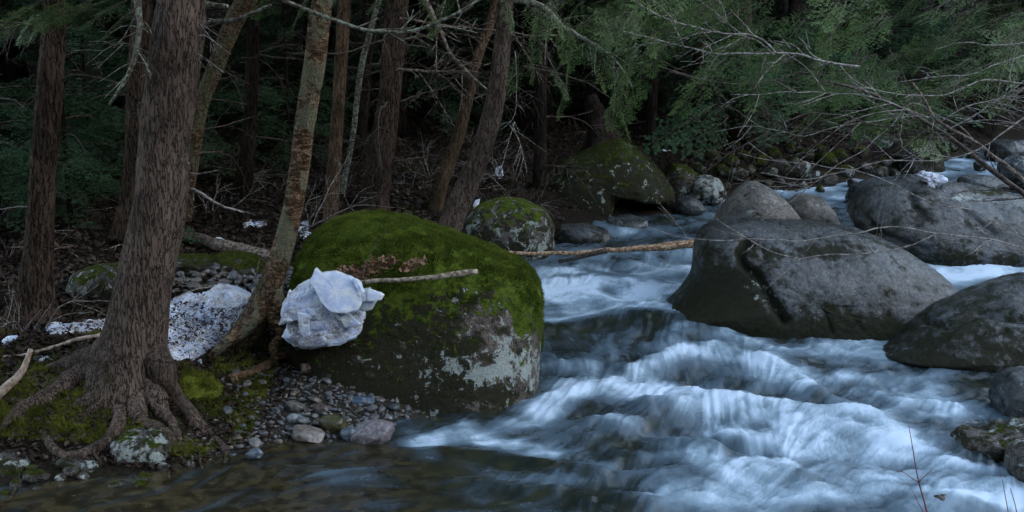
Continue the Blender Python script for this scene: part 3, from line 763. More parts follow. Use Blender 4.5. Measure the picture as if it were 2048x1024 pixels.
boulder("mossy_slab", "yellow-green flat mossy rock left of the big forked-root trunk", [(140, 575), (150, 545), (190, 530), (240, 525), (270, 540), (275, 575), (240, 600), (170, 600)], 10.7, .35, M_rock_bank, rough=.04, seed=55, n=100, m=50, moss=(.55, .5), stain_shade=.1)
boulder("root_rock", "lichen-spotted rock clasped under the big trunk's roots", [(222, 900), (228, 872), (255, 862), (300, 862), (335, 875), (350, 905), (345, 940), (300, 965), (245, 960), (225, 935)], 7.88, .24, M_rock_bank, rough=.05, seed=57, n=110, m=56, moss=(.22, .55), lichen=.12, stain_shade=.05, facet=.03)
boulder("bank_stone", "upright brown stone at the water's edge in the lower left", [(82, 980), (88, 945), (105, 930), (122, 950), (124, 985), (110, 1010), (88, 1005)], 7.6, .16, M_rock_bank, rough=.05, seed=58, n=70, m=36, moss=(-.05, .3), stain_shade=.1, cat='stone')
boulder("shore_stone", "wet pale-topped stone awash below the root-clasped rock", [(200, 1000), (215, 978), (260, 970), (310, 980), (340, 995), (330, 1015), (260, 1020), (210, 1015)], 7.42, .18, M_rock_bank, rough=.07, seed=59, n=80, m=40, moss=(0, .3), lichen=.15, stain_shade=.1, facet=.05, cat='stone')
boulder("dark_bank_rock", "dark half-buried rock in the undercut bank, left of the root-clasped rock", [(120, 960), (125, 920), (160, 905), (210, 915), (225, 950), (210, 990), (150, 995)], 7.72, .22, M_rock_bank, rough=.05, seed=60, n=80, m=40, moss=(.1, .3), stain_shade=.3)
boulder("wedge_rock", "mossy rock low in the bank at the left edge", [(-40, 960), (-30, 915), (20, 900), (75, 915), (90, 950), (70, 990), (0, 995)], 7.7, .25, M_rock_bank, rough=.06, seed=61, n=80, m=40, moss=(.3, .4), stain_shade=.3)
# small stones, shared shapes
def icos(sub):
    import bmesh
    bm = bmesh.new(); bmesh.ops.create_icosphere(bm, subdivisions=sub, radius=1)
    V = np.array([v.co[:] for v in bm.verts]); Ft = np.array([[v.index for v in f.verts] for f in bm.faces]); bm.free()
    return V, Ft
def stone_proto(name, seed, sub, mat, sq=(1, .8, .6), facet=.25, moss=-1.0, lichen=-.4, stain_shade=-.2):
    V, Ft = icos(sub)
    r = 1 + fbm(V * .9 + seed * 5.1, 3, seed) * .55 + fbm(V * 3 + seed, 3, seed + 2) * .12
    rs = np.random.default_rng(seed)
    V = V * r[:, None]
    for _ in range(7):
        nn = rs.normal(size=3); nn /= np.linalg.norm(nn); lim = rs.uniform(.68, .95)
        dd = V @ nn; V = V - nn * (np.maximum(dd - lim, 0) * (1 - .25 + facet * .6))[:, None] * .9
    V = V * np.array(sq)
    V[:, 2] = np.maximum(V[:, 2], -.75 * sq[2])
    nrm = V / np.linalg.norm(V, axis=1)[:, None]
    A = {'moss': moss + .75 * nrm[:, 2], 'lichen': np.full(len(V), lichen), 'stain_shade': np.full(len(V), stain_shade)}
    return mesh_data(name, V, None, mat, True, attrs=A, F3=Ft)
cob_pr = [stone_proto("cobble", 100 + k, 3, M_cob, (1, random.uniform(.65, .9), random.uniform(.4, .62))) for k in range(7)]
cob_far = [stone_proto("cobble", 120 + k, 2, M_cob, (1, .8, .55)) for k in range(4)]
bank_pr = [stone_proto("bank_stone", 140 + k, 4, M_rock_bank, (1, .8, random.uniform(.55, .8)), moss=[-.85, -.35, .0, -.2][k % 4], lichen=[-.15, -.35, -.4, -.1][k % 4], stain_shade=[.0, -.1, .1, -.05][k % 4]) for k in range(8)]
blue_pr = [stone_proto("pale_stone", 160 + k, 4, M_rock_blue, (1, .8, random.uniform(.5, .7)), stain_shade=-.25) for k in range(3)]

# named larger cobbles at the tip of the gravel bar: px, py (centre), width px, height factor, label
tip = [(615, 868, 80, .5, "pinkish wet cobble at the water's edge of the gravel bar"),
       (668, 850, 62, .8, "mossy olive round cobble near the tip of the gravel bar"),
       (745, 868, 105, .62, "large wet streaked cobble at the tip of the gravel bar"),
       (700, 868, 44, .9, "blue-grey cobble wedged between the olive and the streaked ones"),
       (592, 838, 38, .8, "pale grey egg-shaped cobble above the pinkish one"),
       (592, 812, 44, .7, "round dull brown cobble on the gravel bar above the pale egg"),
       (725, 798, 50, .45, "bright blue flat cobble beside the largest boulder"),
       (645, 815, 40, .6, "dark speckled cobble in the middle of the gravel bar"),
       (545, 820, 36, .45, "flat pale grey cobble in the left part of the gravel bar"),
       (510, 905, 36, .7, "bluish wet cobble where the gravel bar meets the roots")]
tcol = [(.21, .18, .165), (.075, .07, .03), (.22, .20, .22), (.11, .14, .17), (.24, .27, .28), (.12, .115, .10), (.10, .14, .20), (.09, .07, .065), (.17, .19, .20), (.14, .17, .22)]
def stone_on(name, px, py, wpx, me, label, cat, group, f=GT, sink=.3, hs=1.0, rz=None):
    p = f(px, py)
    r = pw(wpx, p[1]) / 2
    o = link(name, me, None, (p[0], p[1], p[2] + r * .45 * hs - r * sink), (random.uniform(-.3, .3), random.uniform(-.3, .3), rz if rz is not None else random.uniform(0, 6.28)), (r, r, r * hs))
    return tag(o, label, cat, group)
for k, (px, py, w, hs, lb) in enumerate(tip):
    g = NG("cobble_own"); p = g.pos(); cc = tcol[k]
    c = g.mix(g.rng(g.noise(p, 30, 5, .7), .35, .7), tuple(q * .4 for q in cc), tuple(min(1, q * 1.35) for q in cc))
    g.set(Base_Color=c, Roughness=.32, Normal=g.bump(g.noise(p, 30, 4), .5, .008))
    me = stone_proto("tip_cobble", 200 + k, 4, g.m, (1, .75, .62))
    stone_on("cobble", px, py + 6, w, me, lb, 'cobble', 'larger cobbles on the gravel bar', rz=random.uniform(-.5, .5), hs=hs + .35)
# gravel bar cobbles
rs = np.random.default_rng(5)
cnt = 0
spots = []
tries = 0
while cnt < 250 and tries < 20000:
    tries += 1
    x = rs.uniform(-2.55, -.85); y = rs.uniform(7.9, 10.6)
    s = float(sdist(x, y)[0])
    if s < -.22: continue
    r = rs.choice([.022, .03, .038, .05, .065], p=[.2, .3, .27, .15, .08])
    if any((x - a) ** 2 + (y - b) ** 2 < (.72 * (r + c)) ** 2 for a, b, c in spots): continue
    pxx, pyy = proj(x, y, float(Tz(x, y)))
    if pxx < 455 or pxx > 815 or pyy < 735: continue
    spots.append((x, y, r)); cnt += 1
for x, y, r in spots:
    o = link("cobble", cob_pr[rs.integers(7)], None, (x, y, float(Tz(x, y)) + r * .3), (rs.uniform(-.4, .4), rs.uniform(-.4, .4), rs.uniform(0, 6.28)), (r, r, r * rs.uniform(.8, 1.15)))
    tag(o, "small river cobble lying among many others on the gravel bar", "cobble", "small cobbles of the gravel bar")
# fine gravel between them, and on the patch above the dirty snow
def gravel(cx, cy, rx, ry, n, lo, hi, filt):
    mb = MB(); V0, F0 = icos(1)
    mbV, mbF = [], []
    k = 0
    while k < n:
        x = cx + rs.uniform(-rx, rx); y = cy + rs.uniform(-ry, ry)
        if not filt(x, y): continue
        r = rs.uniform(lo, hi)
        v = V0 * (r * rs.uniform(.6, 1.2, (1, 3))) * (1 + rs.uniform(-.15, .15, (len(V0), 1))) * [1, 1, .7]
        a = rs.uniform(0, 6.28); c, s_ = math.cos(a), math.sin(a)
        v = v @ np.array([[c, s_, 0], [-s_, c, 0], [0, 0, 1]]) + [x, y, float(Tz(x, y)) + r * .3]
        mbF.append(F0 + k * len(V0)); mbV.append(v); k += 1
    return np.concatenate(mbV), np.concatenate(mbF)
def gravm():
    g = NG("gravel"); geo = g.n("ShaderNodeNewGeometry")
    c = g.ramp(geo.outputs['Random Per Island'], [(0, (.05, .05, .055)), (.3, (.13, .12, .11)), (.55, (.08, .065, .06)), (.8, (.12, .14, .16)), (1, (.26, .24, .22))])
    g.set(Base_Color=c, Roughness=.45); return g.m
M_gravel = gravm()
V, Ft = gravel(-1.6, 9.2, .95, 1.4, 2600, .008, .022, lambda x, y: sdist(x, y)[0] > -.25)
tag(link("gravel", mesh_data("gravel", V, None, M_gravel, True, F3=Ft)), kind='stuff')
V, Ft = gravel(-2.75, 11.0, .75, .45, 500, .02, .055, lambda x, y: True)
tag(link("gravel", mesh_data("gravel", V, None, M_gravel, True, F3=Ft)), kind='stuff')

# far bank stones: px, py(base), width px, proto (0 mossy..), each where the photo shows one
far = [(1418, 372, 26, 2), (1445, 350, 30, 6), (1462, 330, 34, 2), (1475, 358, 44, 0), (1500, 346, 26, 1), (1520, 330, 28, 6), (1540, 352, 34, 7), (1562, 344, 42, 4), (1585, 330, 28, 2),
       (1600, 352, 48, 4), (1625, 362, 40, 0), (1655, 366, 36, 5), (1650, 330, 44, 2), (1690, 350, 34, 7), (1705, 372, 26, 0), (1430, 392, 22, 0), (1452, 378, 22, 5), (1490, 372, 20, 4), (1512, 368, 18, 0),
       (1535, 372, 20, 1), (1560, 368, 22, 0), (1580, 374, 18, 5), (1605, 376, 22, 4), (1640, 384, 20, 3), (1400, 345, 24, 2), (1425, 318, 30, 6), (1395, 320, 28, 2), (1490, 318, 26, 2), (1550, 318, 30, 6),
       (1610, 318, 34, 2), (1680, 322, 32, 6), (1730, 345, 30, 4), (1760, 352, 28, 3), (1770, 330, 24, 2), (1720, 312, 28, 6), (1640, 305, 24, 2), (1580, 305, 22, 6), (1470, 300, 24, 6), (1900, 300, 34, 4), (1930, 290, 26, 1), (1960, 340, 30, 0), (1945, 315, 22, 4)]
for k, (px, py, w, pr) in enumerate(far):
    f = (lambda x, y: max(float(Tz(x, y)), float(Wz(x, y)) - .02))
    row_ = 'top' if py < 325 else ('middle' if py < 355 else 'bottom')
    same_ = sorted(q[0] for q in far if ('top' if q[1] < 325 else ('middle' if q[1] < 355 else 'bottom')) == row_)
    ord_ = ['first', 'second', 'third', 'fourth', 'fifth', 'sixth', 'seventh', 'eighth', 'ninth', 'tenth', 'eleventh', 'twelfth', 'thirteenth', 'fourteenth', 'fifteenth', 'sixteenth', 'seventeenth', 'eighteenth', 'nineteenth', 'twentieth', 'twenty-first', 'twenty-second', 'twenty-third'][same_.index(px)]
    kd_ = 'mossy' if pr in (2, 6) else 'grey'
    stone_on("bank_stone", px, py, w * 1.15, bank_pr[pr], f"{kd_} stone in the {row_} row along the far bank, {ord_} from the left", "stone", "stones along the far bank", f=lambda a, b: hitf(a, b, f, 10, 40), hs=1.15, sink=.15)
for px, py, w in [(1790, 350, 30), (1935, 378, 18), (1120, 440, 20), (870, 400, 26), (840, 405, 18), (815, 430, 26)]:
    stone_on("stone", px, py, w, bank_pr[1], "small dark stone lying apart from the row", "stone", "scattered small stones", f=lambda a, b: hitf(a, b, lambda x, y: max(float(Tz(x, y)), float(Wz(x, y))), 10, 40))
for px, py, w, lb in [(1310, 300, 30, None), (1880, 1012, 60, "dark submerged rock just breaking the foam beside the red twig")]:
    if lb: stone_on("awash_rock", px, py, w, bank_pr[0], lb, "rock", None, f=GW, sink=.1)
stone_on("mound_rock", 425, 497, 40, bank_pr[2], "small pale mossy rock in front of the fallen log, behind the snow", "rock", None)
stone_on("mound_rock", 385, 530, 190, bank_pr[2], "low mossy mound behind the snow, between the two nearest trunks", "rock", None, hs=.5)
stone_on("mound_rock", 490, 540, 150, bank_pr[6], "dark mossy rock behind the snow, beside the curved birch", "rock", None, hs=.6)

rs2 = np.random.default_rng(8)
TOE = 0
while TOE < 34:
    a_ = rs2.uniform(-10, 470); c_ = rs2.uniform(925, 1000) - 50 * ss(300, 460, a_)
    w_ = rs2.uniform(14, 44)
    stone_on("stone", a_, c_, w_, bank_pr[rs2.integers(8)], "small dark wet stone under the overhanging roots at the water's edge", "stone", "stones under the roots", f=lambda a, b: hitf(a, b, lambda x, y: max(float(Tz(x, y)), -.06), 6.5, 12), sink=.2)
    TOE += 1
# ------------------------------------------------------------------ trees
def trunk_mesh(name, px_path, Yd, parent_loc, mat, ns=48, n=160, bark_amp=.06, seed=0, mossf=None, flare=None, lobes=0, extra_top=None):
    """px_path rows: px, py, width px[, Y]; last row is the base. Continued straight up above the frame."""
    name_big = ns >= 150
    rows = [(r[0], r[1], r[2], (r[3] if len(r) > 3 else Yd)) for r in px_path]
    pts = np.array([list(P(a, b, c_)) + [pw(w, c_) / 2] for a, b, w, c_ in rows])
    if extra_top:
        d = pts[0] - pts[1]; d = d / max(d[2], .05)
        top = pts[0] + np.array([d[0] * extra_top * .6, d[1] * extra_top * .6, extra_top, 0]); top[3] = pts[0][3] * .45
        pts = np.vstack([top, pts])
    q = smooth_path(pts, n)[::-1]
    rad = np.maximum(q[:, 3] * (.97 if name_big else .87), .004)
    so = seed * 9.1
    def rf(th, L):
        c = np.stack([np.cos(th) * 1.2 * ns / 24 + so, np.sin(th) * 1.2 * ns / 24, L * 3.0], -1)
        r = 1 + bark_amp * 2 * (np.abs(fbm(c, 3, seed)) * -2 + .25) + fbm(np.stack([np.cos(th), np.sin(th), L * 1.2 + so], -1), 3, seed + 3) * .22
        if lobes:
            f = np.exp(-L / .28)
            r = r * (1 + f * (.25 + .5 * np.maximum(0, np.sin(th * lobes + seed)) ** 2 ))
        return r
    V, Fq = tube(q[:, :3], rad, ns, rf)
    attrs = {'moss': mossf(V) if mossf else np.full(len(V), -.5)}
    return mesh_data(name, V - np.asarray(parent_loc), Fq, mat, attrs=attrs), q
def limb(path, r0, r1, seed=0, twigs=0, tlen=.4, ns=6, n=None, jit=.012, down=0.0):
    """one branch with its own side twigs -> MB"""
    rs_ = np.random.default_rng(seed + 77)
    mb = MB()
    path = np.asarray(path, float)
    L = np.linalg.norm(np.diff(path, axis=0), axis=1).sum()
    n = n or max(8, int(L / .08))
    q = smooth_path(path, n)
    q = q + (np.stack([fbm(np.stack([np.arange(n) * .45, 0 * q[:, 0] + k * 9, 0 * q[:, 0] + seed], -1), 3, seed) for k in range(3)], -1)) * jit * 3
    rad = np.linspace(r0, r1, n) * (1 + .25 * fbm(np.stack([np.arange(n) * .9, np.zeros(n), np.zeros(n)], -1), 2, seed))
    V, Fq = tube(q, rad, ns); mb.add(V, Fq)
    for k in range(twigs):
        t = rs_.uniform(.12, .97); i = int(t * (n - 2))
        d = q[i + 1] - q[i]; d /= np.linalg.norm(d)
        s_ = rs_.normal(size=3); s_[1] *= .5; s_ -= d * (s_ @ d); s_ /= np.linalg.norm(s_)
        ll = tlen * rs_.uniform(.35, 1.1)
        dd = d * .8 + s_ * rs_.uniform(.4, 1.0); dd[2] -= down; dd /= np.linalg.norm(dd)
        bend = rs_.normal(0, .12, 3) * ll
        pp = [q[i], q[i] + dd * ll * .5 + bend, q[i] + dd * ll + bend * 1.2 + np.array([0, 0, -.06 * ll])]
        tr = min(rad[i] * .55, .006) + .0012
        V, Fq = tube(smooth_path(pp, 7), np.linspace(tr, tr * .45, 7), 4); mb.add(V, Fq)
        for _ in range(2):
            if ll > .2:
                j = rs_.uniform(.3, .9); b0 = pp[0] * (1 - j) + pp[2] * j
                e_ = rs_.normal(size=3) * .5 + dd; e_ /= np.linalg.norm(e_)
                V, Fq = tube(np.linspace(b0, b0 + e_ * ll * .4, 4), np.linspace(tr * .55, tr * .35, 4), 4); mb.add(V, Fq)
    return mb
def add_limb(parent, pts, r0, r1, mat, name="branch", **kw):
    mb = limb(pts, r0, r1, **kw)
    return link(name, mb.data(name, mat, off=np.array(parent.location)), parent)
def pxpath(rows, Yd):
    return [P(r[0], r[1], r[2] if len(r) > 2 else Yd) for r in rows]

# --- hemlock foliage
def spray(L, nb, ntw, nl, lw, rs_, droop=.15, wood=True):
    """flat feathery bough along +X lying in XY; returns MB (0 needles, 1 wood)"""
    mb = MB()
    n = 10
    t = np.linspace(0, 1, n)
    ax = np.stack([t * L, .06 * L * np.sin(t * 3 + rs_.uniform(0, 6)), -droop * L * t ** 2], -1)
    if wood:
        V, Fq = tube(ax, np.linspace(.009, .002, n) * (L ** .5), 4); mb.add(V, Fq, 1)
    LV = []
    for k in range(nb):
        tt = (k + .5 + rs_.uniform(-.3, .3)) / nb
        base = np.array([np.interp(tt, t, ax[:, c]) for c in range(3)])
        side = 1 if k % 2 else -1
        bl = L * .52 * (1 - tt) ** .7 * rs_.uniform(.6, 1.15) * (min(1, tt * 5 + .25)) + .05 * L
        a = R(rs_.uniform(42, 66)) * side
        d = np.array([math.cos(a), math.sin(a), rs_.uniform(-.25, .08)])
        p1 = base + d * bl + np.array([0, 0, -.22 * bl])
        if wood:
            V, Fq = tube(np.linspace(base, p1, 3), [.0035, .002, .001], 3); mb.add(V, Fq, 1)
        for j in range(ntw):
            u = (j + rs_.uniform(.2, .8)) / ntw
            b2 = base + (p1 - base) * u
            sd = 1 if j % 2 else -1
            a2 = a + R(rs_.uniform(35, 60)) * sd
            tl = bl * .36 * (1 - u * .75) * rs_.uniform(.6, 1.2) + .02
            d2 = np.array([math.cos(a2), math.sin(a2), rs_.uniform(-.35, .05)])
            e2 = b2 + d2 * tl
            perp = np.array([-d2[1], d2[0], 0])
            uu = (np.arange(nl) + .5) / nl
            c0 = b2 + (e2 - b2) * uu[:, None]
            for s2 in (1, -1):
                nd = (perp * s2 * .85 + d2 * .55)
                ln = lw[0] * (1 - .45 * uu)[:, None] * rs_.uniform(.7, 1.2, (nl, 1))
                tip_ = c0 + nd * ln + np.array([0, 0, 1]) * rs_.normal(0, .25, (nl, 1)) * ln
                wv = d2 * lw[1]
                LV.append(np.stack([c0 - wv, c0 + wv, tip_ + wv * .6, tip_ - wv * .6], 1))
    Q = np.concatenate(LV).reshape(-1, 3)
    mb.add(Q, np.arange(len(Q)).reshape(-1, 4), 0)
    return mb
rsf = np.random.default_rng(31)
near_sprays = [spray(1.0, 22, 9, 8, (.017, .0028), rsf, .22).data("bough", [M_needle, M_twig_dark], smooth=False) for _ in range(5)]
mid_sprays = [spray(1.4, 18, 7, 4, (.045, .007), rsf, .25).data("bough", [M_needle_far, M_twig_dark], smooth=False) for _ in range(4)]
def far_crown(name, h, lo, rad, nb, rs_, dens=1.0):
    """crown: whorls of drooping boughs from lo to h"""
    mb = MB()
    tmpl = []
    for _ in range(4):
        s_ = spray(1.0, 12, 5, 3, (.05, .0105), rs_, .25, wood=False); tmpl.append(s_)
    for k in range(nb):
        z = lo + (h - lo) * rs_.random() ** 1.15
        a = rs_.uniform(0, 6.28); rr = rad * (1 - .8 * (z - lo) / (h - lo)) * rs_.uniform(.55, 1.15) + .25
        ca, sa = math.cos(a), math.sin(a)
        pts = np.array([[0, 0, z], [ca * rr * .5, sa * rr * .5, z + .02 * rr], [ca * rr, sa * rr, z - .22 * rr]])
        V, Fq = tube(smooth_path(pts, 5), np.linspace(.016, .004, 5), 3); mb.add(V, Fq, 1)
        for j in range(int(3 + rr * 2.2)):
            u = rs_.uniform(.25, 1.0)
            b = np.array([np.interp(u, [0, .5, 1], pts[:, c]) for c in range(3)])
            aa = a + rs_.normal(0, .6); sc = rs_.uniform(.45, .9) * (.6 + .3 * rad)
            t_ = tmpl[rs_.integers(4)]
            c_, s2 = math.cos(aa), math.sin(aa)
            tl = rs_.normal(0, .22)
            M = np.array([[c_, s2, 0], [-s2, c_, 0], [0, 0, 1]])
            for Vt, Ft_ in zip(t_.V, t_.F):
                q = Vt * sc
                q = q @ np.array([[1, 0, -.15], [0, math.cos(tl), math.sin(tl)], [0, -math.sin(tl), math.cos(tl)]])
                mb.add(q @ M + b, Ft_ - Ft_.min(), 0)
    return mb.data(name, [M_needle_far, M_twig_dark], smooth=False)
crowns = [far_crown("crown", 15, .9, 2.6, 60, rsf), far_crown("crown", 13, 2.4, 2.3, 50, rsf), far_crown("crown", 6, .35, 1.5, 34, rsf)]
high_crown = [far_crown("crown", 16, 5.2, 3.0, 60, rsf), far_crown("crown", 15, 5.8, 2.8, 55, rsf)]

def tree(name, label, rows, Yd, mat, group=None, crown=None, branches=0, cat='tree', bsp=1.0, bmat=None, seed=0, lobes=3, bz=(.6, 4.2), **kw):
    b = P(rows[-1][0], rows[-1][1], rows[-1][3] if len(rows[-1]) > 3 else Yd)
    e_ = empty(name, b, label, cat, group)
    me, q = trunk_mesh("trunk", rows, Yd, b, mat, seed=seed, lobes=lobes, **kw)
    link("trunk", me, e_)
    rs_ = np.random.default_rng(seed + 500)
    for k in range(branches):
        z = b[2] + rs_.uniform(*bz)
        i = int(np.argmin(abs(q[:, 2] - z)))
        a = rs_.uniform(0, 6.28)
        if math.sin(a) < -.2 and rs_.random() < .6: a = -a
        ll = rs_.uniform(.5, 1.9) * bsp
        d = np.array([math.cos(a), math.sin(a), rs_.uniform(-.3, .1)])
        c0 = q[i, :3]
        c1 = c0 + d * ll * .5 + np.array([0, 0, rs_.normal(0, .05)])
        c2 = c0 + d * ll + np.array([rs_.normal(0, .15), 0, rs_.uniform(-.35, .05) * ll])
        add_limb(e_, [c0, c1, c2], .012 * bsp ** .3, .003, bmat or M_twig_dark, seed=seed * 31 + k, twigs=7, tlen=.45)
    if crown is not None:
        cx = q[-1, :3] - b
        c0 = q[int(len(q) * .6), :3] - b
        link("crown", crown, e_, (float(c0[0]), float(c0[1]), 0), (0, 0, rs_.uniform(0, 6.28)))
    return e_, q
def big_moss(V):
    px, py = proj(V[:, 0], V[:, 1], V[:, 2])
    return -.35 + .45 * ss(500, 760, py) * ss(330, 220, px) + .15 * ss(650, 760, py)
# 1 the big root-clasping trunk
big, bq = tree("hemlock_tree", "thickest trunk in front, its bare roots gripping the water's edge",
    [(364, -10, 92), (356, 60, 98), (340, 200, 102), (327, 300, 101), (320, 400, 106), (300, 500, 110), (283, 600, 116), (268, 680, 134), (256, 740, 165), (248, 790, 190)], 8.5, M_bark,
    crown=high_crown[0], ns=180, n=420, bark_amp=.02, seed=1, mossf=big_moss, lobes=0, extra_top=9)
def root(rows, r0, r1, mat=M_bark, seed=0, name="root", ns=20, parent=None):
    parent = parent or big
    if rows[0][2] < 8.9 or parent is big:
        pts = []
        for k, r in enumerate(rows):
            h_ = hitf(r[0], r[1], lambda x, y: max(float(Tz(x, y)), -.03) + .03 - .03 * k / len(rows), 6.8, 20)
            u = 1 if k > 1 else k * .6
            p_ = P(r[0], r[1], min(r[2] - .25, 8.5)); pts.append(p_ * (1 - u) + h_ * u if h_[1] < p_[1] or u == 1 else p_)
        pts = np.array(pts)
    else: pts = np.array(pxpath(rows, 8.6))
    n = 60
    q = smooth_path(pts, n)
    rr = np.interp(np.linspace(0, 1, n), [0, .3, .85, 1], [r0 * .75, (r0 * .33 + r1 * .5), r1 * .75, r1 * .3]) * (1 + .5 * fbm(np.stack([np.arange(n) * .12, np.full(n, seed * 3.3), np.zeros(n)], -1), 3, seed))
    q = q + np.stack([fbm(np.stack([np.arange(n) * .10, np.full(n, seed * 5.3 + c_), np.zeros(n)], -1), 3, seed) for c_ in range(3)], -1) * .09 * np.minimum(1, np.arange(n) / 15)[:, None]
    V, Fq = tube(q, rr, ns, lambda th, L: 1 + .5 * fbm(np.stack([np.cos(th) * 1.5, np.sin(th) * 1.5, L * 5 + seed * 7], -1), 4, seed))
    px, py = proj(V[:, 0], V[:, 1], V[:, 2])
    att = {'moss': -.25 + .35 * ss(330, 150, px) + .2 * fbm(V * 3, 3, seed)}
    return link(name, mesh_data(name, V - np.array(parent.location), Fq, mat, attrs=att), parent)
root([(300, 690, 8.72), (322, 745, 8.6), (350, 795, 8.5), (385, 838, 8.4), (420, 868, 8.3), (446, 893, 8.2), (456, 925, 8.15)], .17, .05, seed=1)
root([(262, 700, 8.6), (250, 760, 8.5), (242, 815, 8.4), (228, 862, 8.3), (190, 900, 8.2), (145, 914, 8.15), (108, 898, 8.2), (90, 862, 8.25), (78, 830, 8.4), (60, 800, 8.6)], .13, .035, seed=2)
root([(255, 680, 8.75), (205, 725, 8.7), (150, 760, 8.7), (95, 790, 8.7), (40, 830, 8.6), (10, 860, 8.5)], .22, .07, seed=3)
root([(250, 740, 8.55), (215, 785, 8.5), (165, 812, 8.45), (120, 835, 8.4), (95, 850, 8.4)], .14, .035, seed=4)
root([(245, 790, 8.5), (200, 815, 8.4), (150, 838, 8.35), (118, 845, 8.3)], .07, .025, seed=5)
root([(270, 780, 8.55), (285, 840, 8.4), (320, 862, 8.3), (342, 880, 8.25), (347, 915, 8.15), (338, 955, 8.05)], .13, .014, seed=6)
root([(300, 770, 8.6), (315, 820, 8.45), (350, 862, 8.35), (368, 900, 8.2), (382, 940, 8.1)], .15, .012, seed=7)
root([(340, 860, 8.35), (375, 878, 8.3), (395, 910, 8.2), (400, 945, 8.1)], .05, .010, seed=8)
root([(232, 700, 8.9), (170, 720, 8.95), (110, 735, 9.0), (60, 745, 9.05)], .16, .05, seed=9)
root([(100, 880, 8.2), (95, 920, 8.1), (85, 960, 8.0)], .03, .012, seed=10)
root([(60, 850, 8.3), (55, 900, 8.1), (40, 960, 8.0), (25, 1000, 7.9)], .04, .012, seed=11)
add_limb(big, pxpath([(398, 52, 8.6), (430, 44, 8.5), (470, 38, 8.4), (505, 25, 8.35), (540, 10, 8.3)], 8.5), .026, .010, M_lichen, seed=3, twigs=0, jit=.008)
add_limb(big, pxpath([(395, 5, 8.6), (425, 12, 8.5), (455, 14, 8.4)], 8.5), .04, .015, M_lichen, seed=4, jit=.01)
add_limb(big, pxpath([(360, 330, 8.6), (378, 329, 8.5)], 8.5), .014, .010, M_twig_pale, seed=5, name="branch_stub")
add_limb(big, pxpath([(375, 347, 8.6), (405, 347, 8.5), (435, 338, 8.4)], 8.5), .012, .004, M_twig_pale, seed=6)
add_limb(big, pxpath([(375, 378, 8.6), (402, 382, 8.5), (425, 398, 8.45), (455, 415, 8.4), (490, 428, 8.35)], 8.5), .016, .006, M_twig_pale, seed=7, twigs=2, tlen=.12)
add_limb(big, pxpath([(300, 25, 8.6), (276, 0, 8.4), (277, 50, 8.3), (272, 95, 8.3), (262, 130, 8.3), (248, 160, 8.3), (222, 212, 8.3)], 8.4)[1:], .028, .010, M_lichen, seed=8, twigs=5, tlen=.25)
for k in range(6):
    a = P(345 + (k % 3) * 14 - 30, 60 + 18 * k, 8.55)
    add_limb(big, [a, a + np.array([(-1) ** k * .25, -.1, .1]), a + np.array([(-1) ** k * .5, -.15, -.05])], .006, .002, M_twig_pale, seed=20 + k, twigs=4, tlen=.25)

def low_moss(y0, y1, amp=1.0):
    def f(V):
        px, py = proj(V[:, 0], V[:, 1], V[:, 2]); return -.3 + amp * ss(y0, y1, py)
    return f
tree("hemlock_tree", "reddish-brown straight trunk near the left edge", [(112, -10, 46), (104, 100, 52), (97, 200, 56), (90, 300, 54), (84, 400, 56), (78, 480, 60), (72, 560, 68), (66, 640, 92)], 10.1, M_bark2, crown=high_crown[1], ns=110, n=260, bark_amp=.06, seed=2, branches=6, extra_top=9, bmat=M_twig_dark)
birch_t, birq = tree("birch_tree", "shaggy bronze birch with a curved foot, left of the largest boulder",
    [(645, -10, 46), (636, 60, 47), (628, 130, 47), (617, 200, 46), (606, 280, 45), (597, 350, 44), (585, 420, 44), (567, 490, 46), (548, 550, 52), (528, 600, 62), (502, 650, 72), (462, 700, 66), (420, 745, 50)], 9.3, M_birch, crown=None, ns=120, n=300, bark_amp=.05, seed=3, mossf=low_moss(380, 600, .95), lobes=0, extra_top=8)
for k, rows in enumerate([[(548, 540, 9.35), (548, 610, 9.25), (556, 670, 9.15), (548, 730, 9.1)], [(545, 570, 9.35), (505, 645, 9.15), (450, 690, 9.0), (415, 720, 8.95)], [(550, 590, 9.35), (590, 670, 9.4), (620, 700, 9.5)]]):
    root(rows, [.11, .13, .10][k], [.05, .05, .04][k], M_birch, seed=30 + k, parent=birch_t)
add_limb(birch_t, pxpath([(545, -8, 8.9), (600, 14, 8.9), (650, 35, 8.9), (700, 52, 8.9), (760, 63, 8.9), (810, 64, 8.9), (860, 50, 8.9), (905, 30, 8.9), (945, 5, 8.9), (975, -12, 8.9)], 8.9), .020, .013, M_lichen, seed=9, twigs=9, tlen=.4, jit=.008)
tree("slim_tree", "slim pale brown straight trunk just right of the shaggy birch", [(690, -10, 28), (683, 100, 28), (677, 200, 28), (670, 300, 30), (664, 380, 32), (660, 470, 40)], 13.4, M_slim, ns=70, n=220, bark_amp=.05, seed=4, lobes=0, extra_top=8, crown=high_crown[1])
tree("hemlock_tree", "dark thick trunk behind the top of the largest boulder", [(795, -10, 50), (788, 80, 50), (780, 180, 50), (768, 270, 54), (757, 350, 58), (748, 420, 66), (744, 470, 80)], 14.3, M_bark2, ns=90, n=220, bark_amp=.05, seed=5, branches=14, bz=(.8, 3.0), extra_top=9, crown=high_crown[0], bsp=1.3)
leanr = tree("leaning_tree", "speckled trunk leaning right, rooted behind the largest boulder", [(1012, 0, 34), (1008, 60, 36), (1000, 130, 39), (992, 190, 42), (978, 250, 46), (960, 310, 48), (935, 370, 52), (908, 430, 54), (890, 490, 60)], 12.6, M_bark, ns=90, n=220, bark_amp=.06, seed=6, lobes=0, branches=4, bz=(1.5, 3.2), extra_top=6, crown=high_crown[1])[0]
